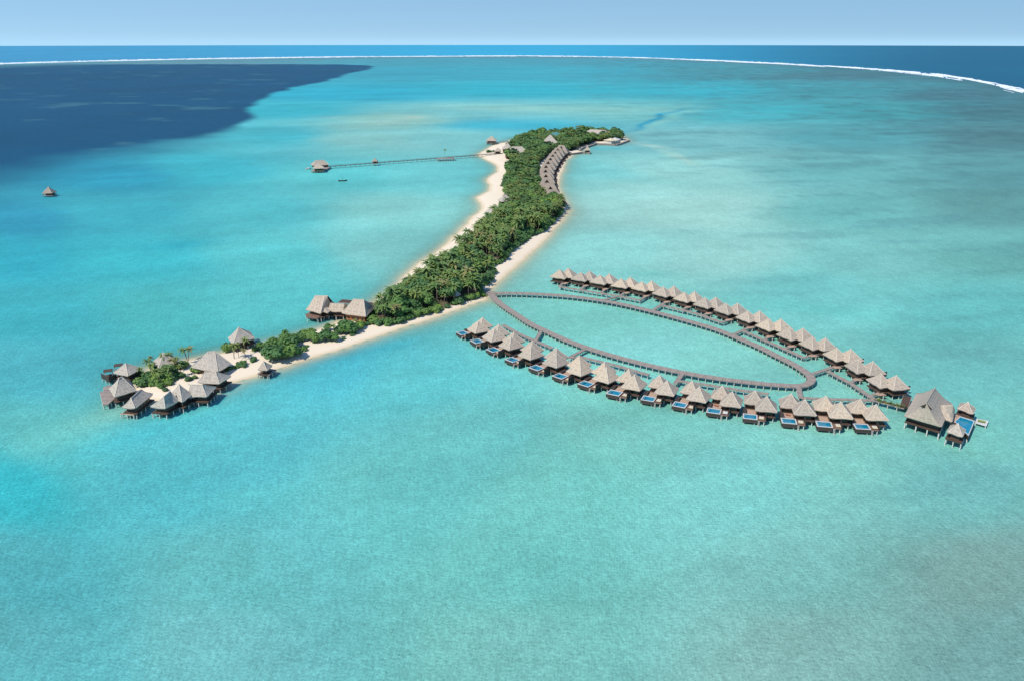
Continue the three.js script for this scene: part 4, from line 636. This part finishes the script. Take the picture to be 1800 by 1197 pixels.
// potted plants on the bridge
const leafMats = [[0.075, 0.165, 0.032], [0.055, 0.135, 0.034], [0.10, 0.185, 0.034], [0.045, 0.112, 0.032]].map((c) => std(c, { roughness: 0.75 }));
const palmMats = [[0.115, 0.185, 0.036], [0.085, 0.16, 0.036], [0.155, 0.205, 0.042], [0.20, 0.19, 0.06]].map((c) => std(c, { roughness: 0.6 }));
const limeMat = std([0.16, 0.27, 0.035], { roughness: 0.7 });
function fronds(n, len, droop, wide, sd, up = 0.6) {
  const v = [], rr = (k) => hash(Math.floor(sd * 977 + k * 13), 31 + k);
  for (let i = 0; i < n; i++) {
    const az = i * 2.39996 + rr(i), el = up * (1 - i / n * 1.25) + (rr(i + 50) - 0.5) * 0.3, L = len * (0.8 + 0.35 * rr(i + 90)), seg = 6; let prev = null;
    for (let s = 0; s <= seg; s++) {
      const t = s / seg, r = L * t * Math.cos(el * (1 - t * 0.4)), y = L * (Math.sin(el) * t - droop * t * t), w = wide * Math.sin(Math.PI * Math.min(1, 0.12 + t * 0.86)) * (s % 2 ? 1.0 : 0.62), cx = Math.cos(az), sz = Math.sin(az);
      const row = [[cx * r - sz * w, y - w * 0.55, sz * r + cx * w], [cx * r, y, sz * r], [cx * r + sz * w, y - w * 0.55, sz * r - cx * w]];
      if (prev) for (let q = 0; q < 2; q++) v.push(...prev[q], ...row[q], ...row[q + 1], ...prev[q], ...row[q + 1], ...prev[q + 1]);
      prev = row;
    }
  } return tris(v);
}
{
  const p0 = P(1541, 703, DECK), p1 = P(1592, 716.5, DECK), plant = fronds(12, 1.1, 0.5, 0.16, 3, 1.3), pot = new THREE.CylinderGeometry(0.32, 0.22, 0.55, 8); pot.translate(0, 0.275, 0);
  for (let i = 0; i < 9; i++) { const t = (i + 0.6) / 9.4, d = p1.clone().sub(p0), s = new THREE.Vector3(-d.z, 0, d.x).normalize().multiplyScalar(i % 2 ? 0.7 : -0.7), p = p0.clone().lerp(p1, t).add(s), g = thing('potted_plant', 'leafy plant in a terracotta pot along the pavilion bridge', 'plant', [p.x, DECK - 0.1, p.z], i, 'potted plants on the bridge'); part('pot', pot, M.terracotta, g); const l = part('leaves', plant, i % 3 ? leafMats[0] : limeMat, g); l.position.y = 0.5; l.scale.setScalar(R(0.8, 1.2)); }
}

// ---------------------------------------------------------------- trees
function crownGeo(sd, r, h, n, size) {    // leaf clumps through a lumpy crown, round a darker leafy heart
  let s2 = sd * 7919 + 17; const q = () => { s2 = (s2 * 16807) % 2147483647; return s2 / 2147483647; };
  const lobes = []; for (let i = 0; i < 7; i++) { const a = q() * 6.283, k = i ? r * (0.35 + 0.3 * q()) : 0; lobes.push([Math.cos(a) * k, h * (0.45 + 0.4 * q()) + (i ? 0 : h * 0.1), Math.sin(a) * k, r * (0.42 + 0.25 * q())]); }
  const v = [];
  for (const [x, y, z, lr] of lobes) { const g = new THREE.IcosahedronGeometry(lr * 0.8, 1).toNonIndexed(), p = g.attributes.position; for (let i = 0; i < p.count; i++) { const k = 1 + 0.25 * vnoise(p.getX(i) * 1.3 + sd, p.getZ(i) * 1.3 + p.getY(i)); v.push(x + p.getX(i) * k, y + p.getY(i) * k * 0.8, z + p.getZ(i) * k); } }
  for (let i = 0; i < n; i++) {
    const L = lobes[Math.floor(q() * lobes.length)], a = q() * 6.283, cz = q() * 1.6 - 0.6, sr = Math.sqrt(Math.max(0, 1 - cz * cz)), rad = L[3] * (0.82 + 0.3 * q()), d = [Math.cos(a) * sr, cz, Math.sin(a) * sr], c = [L[0] + d[0] * rad, L[1] + d[1] * rad * 0.8, L[2] + d[2] * rad];
    const nn = new THREE.Vector3(d[0] + q() - 0.5, d[1] + 0.4 + q() * 0.6, d[2] + q() - 0.5).normalize(), t = new THREE.Vector3(q() - 0.5, q() - 0.5, q() - 0.5).cross(nn).normalize(), b = nn.clone().cross(t), k = size * (0.6 + 0.8 * q());
    const pt = (u, w, o) => [c[0] + t.x * u * k + b.x * w * k + nn.x * o * k, c[1] + t.y * u * k + b.y * w * k + nn.y * o * k, c[2] + t.z * u * k + b.z * w * k + nn.z * o * k];
    v.push(...pt(-0.6, -0.1, 0), ...pt(0.1, -0.6, 0), ...pt(0.5, 0.3, 0.25), ...pt(-0.6, -0.1, 0), ...pt(0.5, 0.3, 0.25), ...pt(-0.3, 0.6, -0.1));
  }
  return tris(v);
}
const crowns = [0, 1, 2, 3].map((i) => crownGeo(i + 1, 4.4, 5.2, 330, 1.25)), farCrowns = [5, 6].map((i) => crownGeo(i, 5.2, 6, 150, 1.9)), bushGeo = [7, 8, 9].map((i) => crownGeo(i, 1.7, 1.9, 110, 0.7));
const trunkGeo = mergeGeometries([bar([0, -0.6, 0], [0.2, 4.2, 0.1], 0.22, 6), bar([0.1, 1.8, 0], [1.7, 4.6, 0.6], 0.12, 5), bar([0.1, 2.2, 0], [-1.4, 4.8, -0.9], 0.12, 5)].map((g) => g.toNonIndexed()));
const palmCrowns = [0, 1, 2].map((i) => fronds(17, 3.9, 0.55, 0.62, i + 1, 1.15)), palmTrunk = tubeAlong([[0, -0.6, 0], [0.15, 3, 0.1], [0.55, 6, 0.2], [1.1, 8.6, 0.3]], 0.2, 6, 6);
function leafTree(x, z, s, mat, label, group, low, name = 'broadleaf_tree') {
  const y = Math.max(0.2, groundY(x, z)), g = thing(name, label, 'tree', [x, y, z], R(0, 6.28), group); g.scale.set(s * R(0.9, 1.1), s * R(0.85, 1.2), s * R(0.9, 1.1));
  part('trunk', trunkGeo, M.bark, g); const c = part('crown', crowns[Math.floor(R(0, 4))], mat, g); c.position.y = low ? 0.1 : 1.3; return g;
}
function palmTree(x, z, s, label, group, baseY) {
  const y = baseY ?? Math.max(0.2, groundY(x, z)), g = thing('coconut_palm', label, 'palm', [x, y, z], R(0, 6.28), group); g.scale.set(s, s * R(0.85, 1.15), s);
  part('trunk', palmTrunk, M.bark, g); const c = part('crown', palmCrowns[Math.floor(R(0, 3))], palmMats[Math.floor(R(0, 3.35))], g); c.position.set(1.1, 8.5, 0.3); return g;
}
function bush(x, z, s, mat, label, group) { const y = Math.max(0.1, groundY(x, z)), g = thing('shrub', label, 'shrub', [x, y - 0.2, z], R(0, 6.28), group); g.scale.setScalar(s); part('stem', bar([0, -0.3, 0], [0, 0.8, 0], 0.1, 5), M.bark, g); part('leaves', bushGeo[Math.floor(R(0, 3))], mat, g); return g; }
const blocked = []; scene.traverse((o) => { if (o.name.startsWith('garden_villa') && o.parent === scene && o.position.z < -560) blocked.push([o.position.x, o.position.z, 7]); });
const spots = [];
{
  let x0 = 1e9, x1 = -1e9, z0 = 1e9, z1 = -1e9; for (const [x, z] of wood) { x0 = Math.min(x0, x); x1 = Math.max(x1, x); z0 = Math.min(z0, z); z1 = Math.max(z1, z); }
  const cell = new Map(), near = (x, z, r) => { const i = Math.floor(x / 6), j = Math.floor(z / 6); for (let a = -1; a <= 1; a++) for (let b = -1; b <= 1; b++) for (const q of cell.get((i + a) * 10000 + j + b) || []) if (Math.hypot(q[0] - x, q[1] - z) < r) return true; return false; };
  for (let k = 0; k < 60000; k++) {
    const x = R(x0, x1), z = R(z0, z1); if (!inside([x, z], wood)) continue; const e = edgeDist([x, z], wood); if (e < 1.5) continue;
    if (clearings.some(([a, b, r]) => Math.hypot(x - a, z - b) < r) || blocked.some(([a, b, r]) => Math.hypot(x - a, z - b) < r * (z < -900 ? 1.4 : 1) || (Math.abs(x - a) < 5 && z > b && z < b + (z < -900 ? 26 : 12)))) continue;
    const palmy = vnoise(x / 24 + 7, z / 34) + (e < 6 && x < -40 ? 0.15 : 0), palm = rnd() < (palmy > 0.0 ? 0.66 : 0.2); if (near(x, z, palm ? 3.0 : 3.7)) continue;
    const i = Math.floor(x / 6) * 10000 + Math.floor(z / 6); if (!cell.has(i)) cell.set(i, []); cell.get(i).push([x, z]); spots.push({ x, z, palm, e, s: palm ? R(0.75, 1.4) : R(0.5, 1.3) });
  }
}
spots.sort((a, b) => b.z - a.z);
const count = { palm: 0, tree: 0 }, rest = { palm: [], tree: [] };
for (const t of spots) {
  const k = t.palm ? 'palm' : 'tree';
  if (count[k] < 290) { count[k]++; if (t.palm) palmTree(t.x, t.z, t.s, 'coconut palm growing in the island wood', 'palms of the island wood'); else { const lime = hash(Math.floor(t.x * 3), Math.floor(t.z * 3)) < 0.05; leafTree(t.x, t.z, t.s * (t.e < 4 ? 0.75 : 1), lime ? limeMat : leafMats[Math.floor(clamp((vnoise(t.x / 12, t.z / 12) + 1) * 2 + R(-0.8, 0.8), 0, 3.99))], 'round leafy green tree growing in the island wood', 'leafy trees of the island wood', t.e < 6); } }
  else rest[k].push(t);
}
for (const [k, geo, mat, label] of [['tree', farCrowns[0], leafMats[1], 'dense green wood covering the far half of the island'], ['palm', palmCrowns[1], palmMats[1], 'palm tops scattered through the far wood']]) {
  const n = rest[k].length; if (!n) continue; const im = new THREE.InstancedMesh(geo, std([1, 1, 1], { roughness: 0.75 }), n), m4 = new THREE.Matrix4(), q = new THREE.Quaternion(), up = new THREE.Vector3(0, 1, 0), col = new THREE.Color();
  rest[k].forEach((t, i) => { q.setFromAxisAngle(up, R(0, 6.28)); const s = t.s * R(0.9, 1.15); m4.compose(new THREE.Vector3(t.x, k === 'palm' ? R(7.5, 10.5) : R(2.0, 3.6), t.z), q, new THREE.Vector3(s, s * R(0.9, 1.2), s)); im.setMatrixAt(i, m4); const b = (k === 'palm' ? palmMats : leafMats)[Math.floor(R(0, 3))].color; col.copy(b).multiplyScalar(R(0.55, 1.0)); im.setColorAt(i, col); });
  im.name = k === 'palm' ? 'far_palm_tops' : 'far_wood'; im.castShadow = im.receiveShadow = true; scene.add(im); tag(im, label, k === 'palm' ? 'palms' : 'wood', null, 'stuff');
}
{ // low growth along the wood's edge
  let k = 0; for (let i = wood.length - 1; i >= 0; i--) { const a = wood[i], b = wood[(i + 1) % wood.length], L = Math.hypot(b[0] - a[0], b[1] - a[1]); if (Math.min(a[1], b[1]) < -780) continue; for (let t = R(0, 2); t < L; t += R(1.6, 3.6)) { if (k > 230) break; const x = lerp(a[0], b[0], t / L) + R(-1, 1), z = lerp(a[1], b[1], t / L) + R(-1, 1); if (groundY(x, z) < 0.5 || clearings.some(([p, q, r]) => Math.hypot(x - p, z - q) < r)) continue; k++; bush(x, z, R(0.8, 1.7), leafMats[Math.floor(R(0, 4))], 'low green shrub along the sandy edge of the wood', 'shrubs along the wood edge'); } }
}
console.log('trees', count, 'rest', rest.tree.length, rest.palm.length);
// spit and spa garden
const f8 = crop(380, 540, 6);
for (const [x, y, s, l] of [[560, 545, 0.95], [650, 580, 1.05], [760, 560, 1.05], [820, 520, 0.85], [600, 470, 0.85], [700, 480, 1.0], [790, 450, 0.9], [620, 405, 0.55], [740, 395, 0.8], [820, 400, 0.75], [900, 378, 0.8], [975, 372, 0.95], [1040, 395, 0.65], [1160, 375, 0.8], [1225, 378, 0.75], [1350, 305, 0.95], [1420, 290, 0.95], [1490, 258, 0.6, 1], [1370, 250, 0.8], [1525, 245, 0.5, 1], [1180, 262, 0.5], [110, 478, 0.6]]) { const p = P(...f8(x, y)); leafTree(p.x, p.z, s, l ? limeMat : leafMats[Math.floor(R(0, 3))], 'round leafy tree on the narrow sand spit', 'leafy trees on the spit', true); }
for (const [x, y, s] of [[190, 565, 0.85], [300, 520, 0.8], [315, 580, 0.55], [240, 560, 0.7], [1250, 320, 0.7], [1270, 350, 0.45], [1480, 250, 0.5]]) { const p = P(...f8(x, y)); palmTree(p.x, p.z, s, 'coconut palm beside the spa hall and spit', 'palms along the spit'); }
for (const [x, y, s] of [[930, 475, 0.9], [915, 455, 0.7], [1340, 355, 0.6], [1430, 320, 0.7], [1460, 300, 0.6], [410, 470, 1.1], [470, 430, 1.2], [460, 470, 0.8], [390, 590, 0.9], [260, 640, 0.9], [290, 655, 0.8], [170, 670, 0.7], [235, 630, 0.6], [1040, 400, 0.7], [960, 440, 0.5], [1600, 210, 0.8], [1560, 215, 0.9], [1540, 130, 0.7], [1490, 130, 0.6], [120, 690, 0.8]]) { const p = P(...f8(x, y)); bush(p.x, p.z, s, leafMats[Math.floor(R(0, 4))], 'small green shrub on the sand of the spit', 'shrubs on the spit'); }
for (const [x, y, s] of [[560, 520, 0.75], [590, 540, 0.7], [480, 560, 0.5], [690, 560, 0.6], [820, 500, 0.65], [900, 440, 0.85], [905, 400, 0.8], [780, 520, 0.7], [640, 570, 0.5], [740, 600, 0.6]]) { const p = P(...fs(x, y)); palmTree(p.x, p.z, s, 'small garden palm among the spa houses', 'palms of the spa garden'); }
for (const [x, y, s, l] of [[440, 555, 1.3], [520, 560, 1.4], [540, 600, 1.3], [470, 640, 1.4], [510, 620, 1.2], [600, 575, 1.4, 1], [640, 560, 1.3], [690, 600, 1.2], [700, 540, 1.5], [760, 560, 1.3], [650, 660, 1.0], [720, 640, 1.0], [690, 690, 0.7], [840, 570, 1.0], [905, 600, 0.9], [980, 520, 1.5], [1010, 530, 1.5], [960, 580, 0.7], [830, 480, 1.4], [780, 480, 1.4, 1], [870, 470, 1.3], [1225, 490, 1.3], [1260, 485, 1.2], [730, 560, 1.2], [570, 640, 0.8], [620, 600, 1.1, 1], [440, 610, 1.2], [1350, 480, 0.7], [1410, 455, 1.0], [1390, 470, 0.7], [1500, 425, 0.8], [800, 580, 0.8], [660, 520, 1.4], [545, 560, 1.3], [590, 490, 1.3]]) { const p = P(...fs(x, y)); bush(p.x, p.z, s, l ? limeMat : leafMats[Math.floor(R(0, 4))], 'leafy garden shrub between the spa houses', 'shrubs of the spa garden'); }
{ const plot = [[395, 540], [560, 450], [700, 430], [850, 400], [935, 470], [905, 560], [770, 600], [650, 640], [600, 640], [545, 600], [500, 650], [440, 640]].map(([x, y]) => xz(P(...fs(x, y)))); let k = 0;
  for (let t = 0; t < 900 && k < 42; t++) { const [x, z] = xz(P(...fs(R(390, 940), R(400, 660)))); if (!inside([x, z], plot) || vnoise(x / 5 + 3, z / 5) < -0.05) continue; k++; if (k % 3 === 0) palmTree(x, z, R(0.4, 0.75), 'small garden palm among the spa houses', 'palms of the spa garden'); else bush(x, z, R(0.6, 1.4), rnd() < 0.2 ? limeMat : leafMats[Math.floor(R(0, 4))], 'leafy garden shrub between the spa houses', 'shrubs of the spa garden'); } }
for (const [x, y, s] of [[850, 503, 1.2], [853, 496, 1.3], [848, 492, 1.2], [857, 500, 1.0], [845, 518, 1.2], [838, 524, 1.2], [828, 528, 1.0], [848, 522, 1.0], [900, 436, 1.4], [895, 444, 1.2], [908, 430, 1.4], [770, 546, 1.2], [757, 552, 1.0]]) { const p = P(x, y); bush(p.x, p.z, s, limeMat, 'bright green shrub where the wood meets the beach', 'bright shrubs along the beach edge'); }
{ const p = P(782, 277.5); palmTree(p.x, p.z, 0.75, 'single palm standing on the platform beside the long jetty', null, 3.0); }
for (const [x, y, s] of [[857.5, 270.2, 1.6], [861, 270, 1.3], [868, 270, 1.3]]) { const p = P(x, y); bush(p.x, p.z, s, leafMats[3], 'dark shrub on the beach beside the jetty foot', 'shrubs at the jetty foot'); }
for (const [x, y, s] of [[1016, 235, 1.2], [1022, 234, 1.0], [1037, 234, 0.9], [1043, 234.5, 1.0], [1008, 236, 1.0], [1018, 236, 1.3]]) { const p = P(x, y); palmTree(p.x, p.z, s, 'tall palm on the far north shore of the island', 'palms on the far shore'); }

renderer.render(scene, camera);
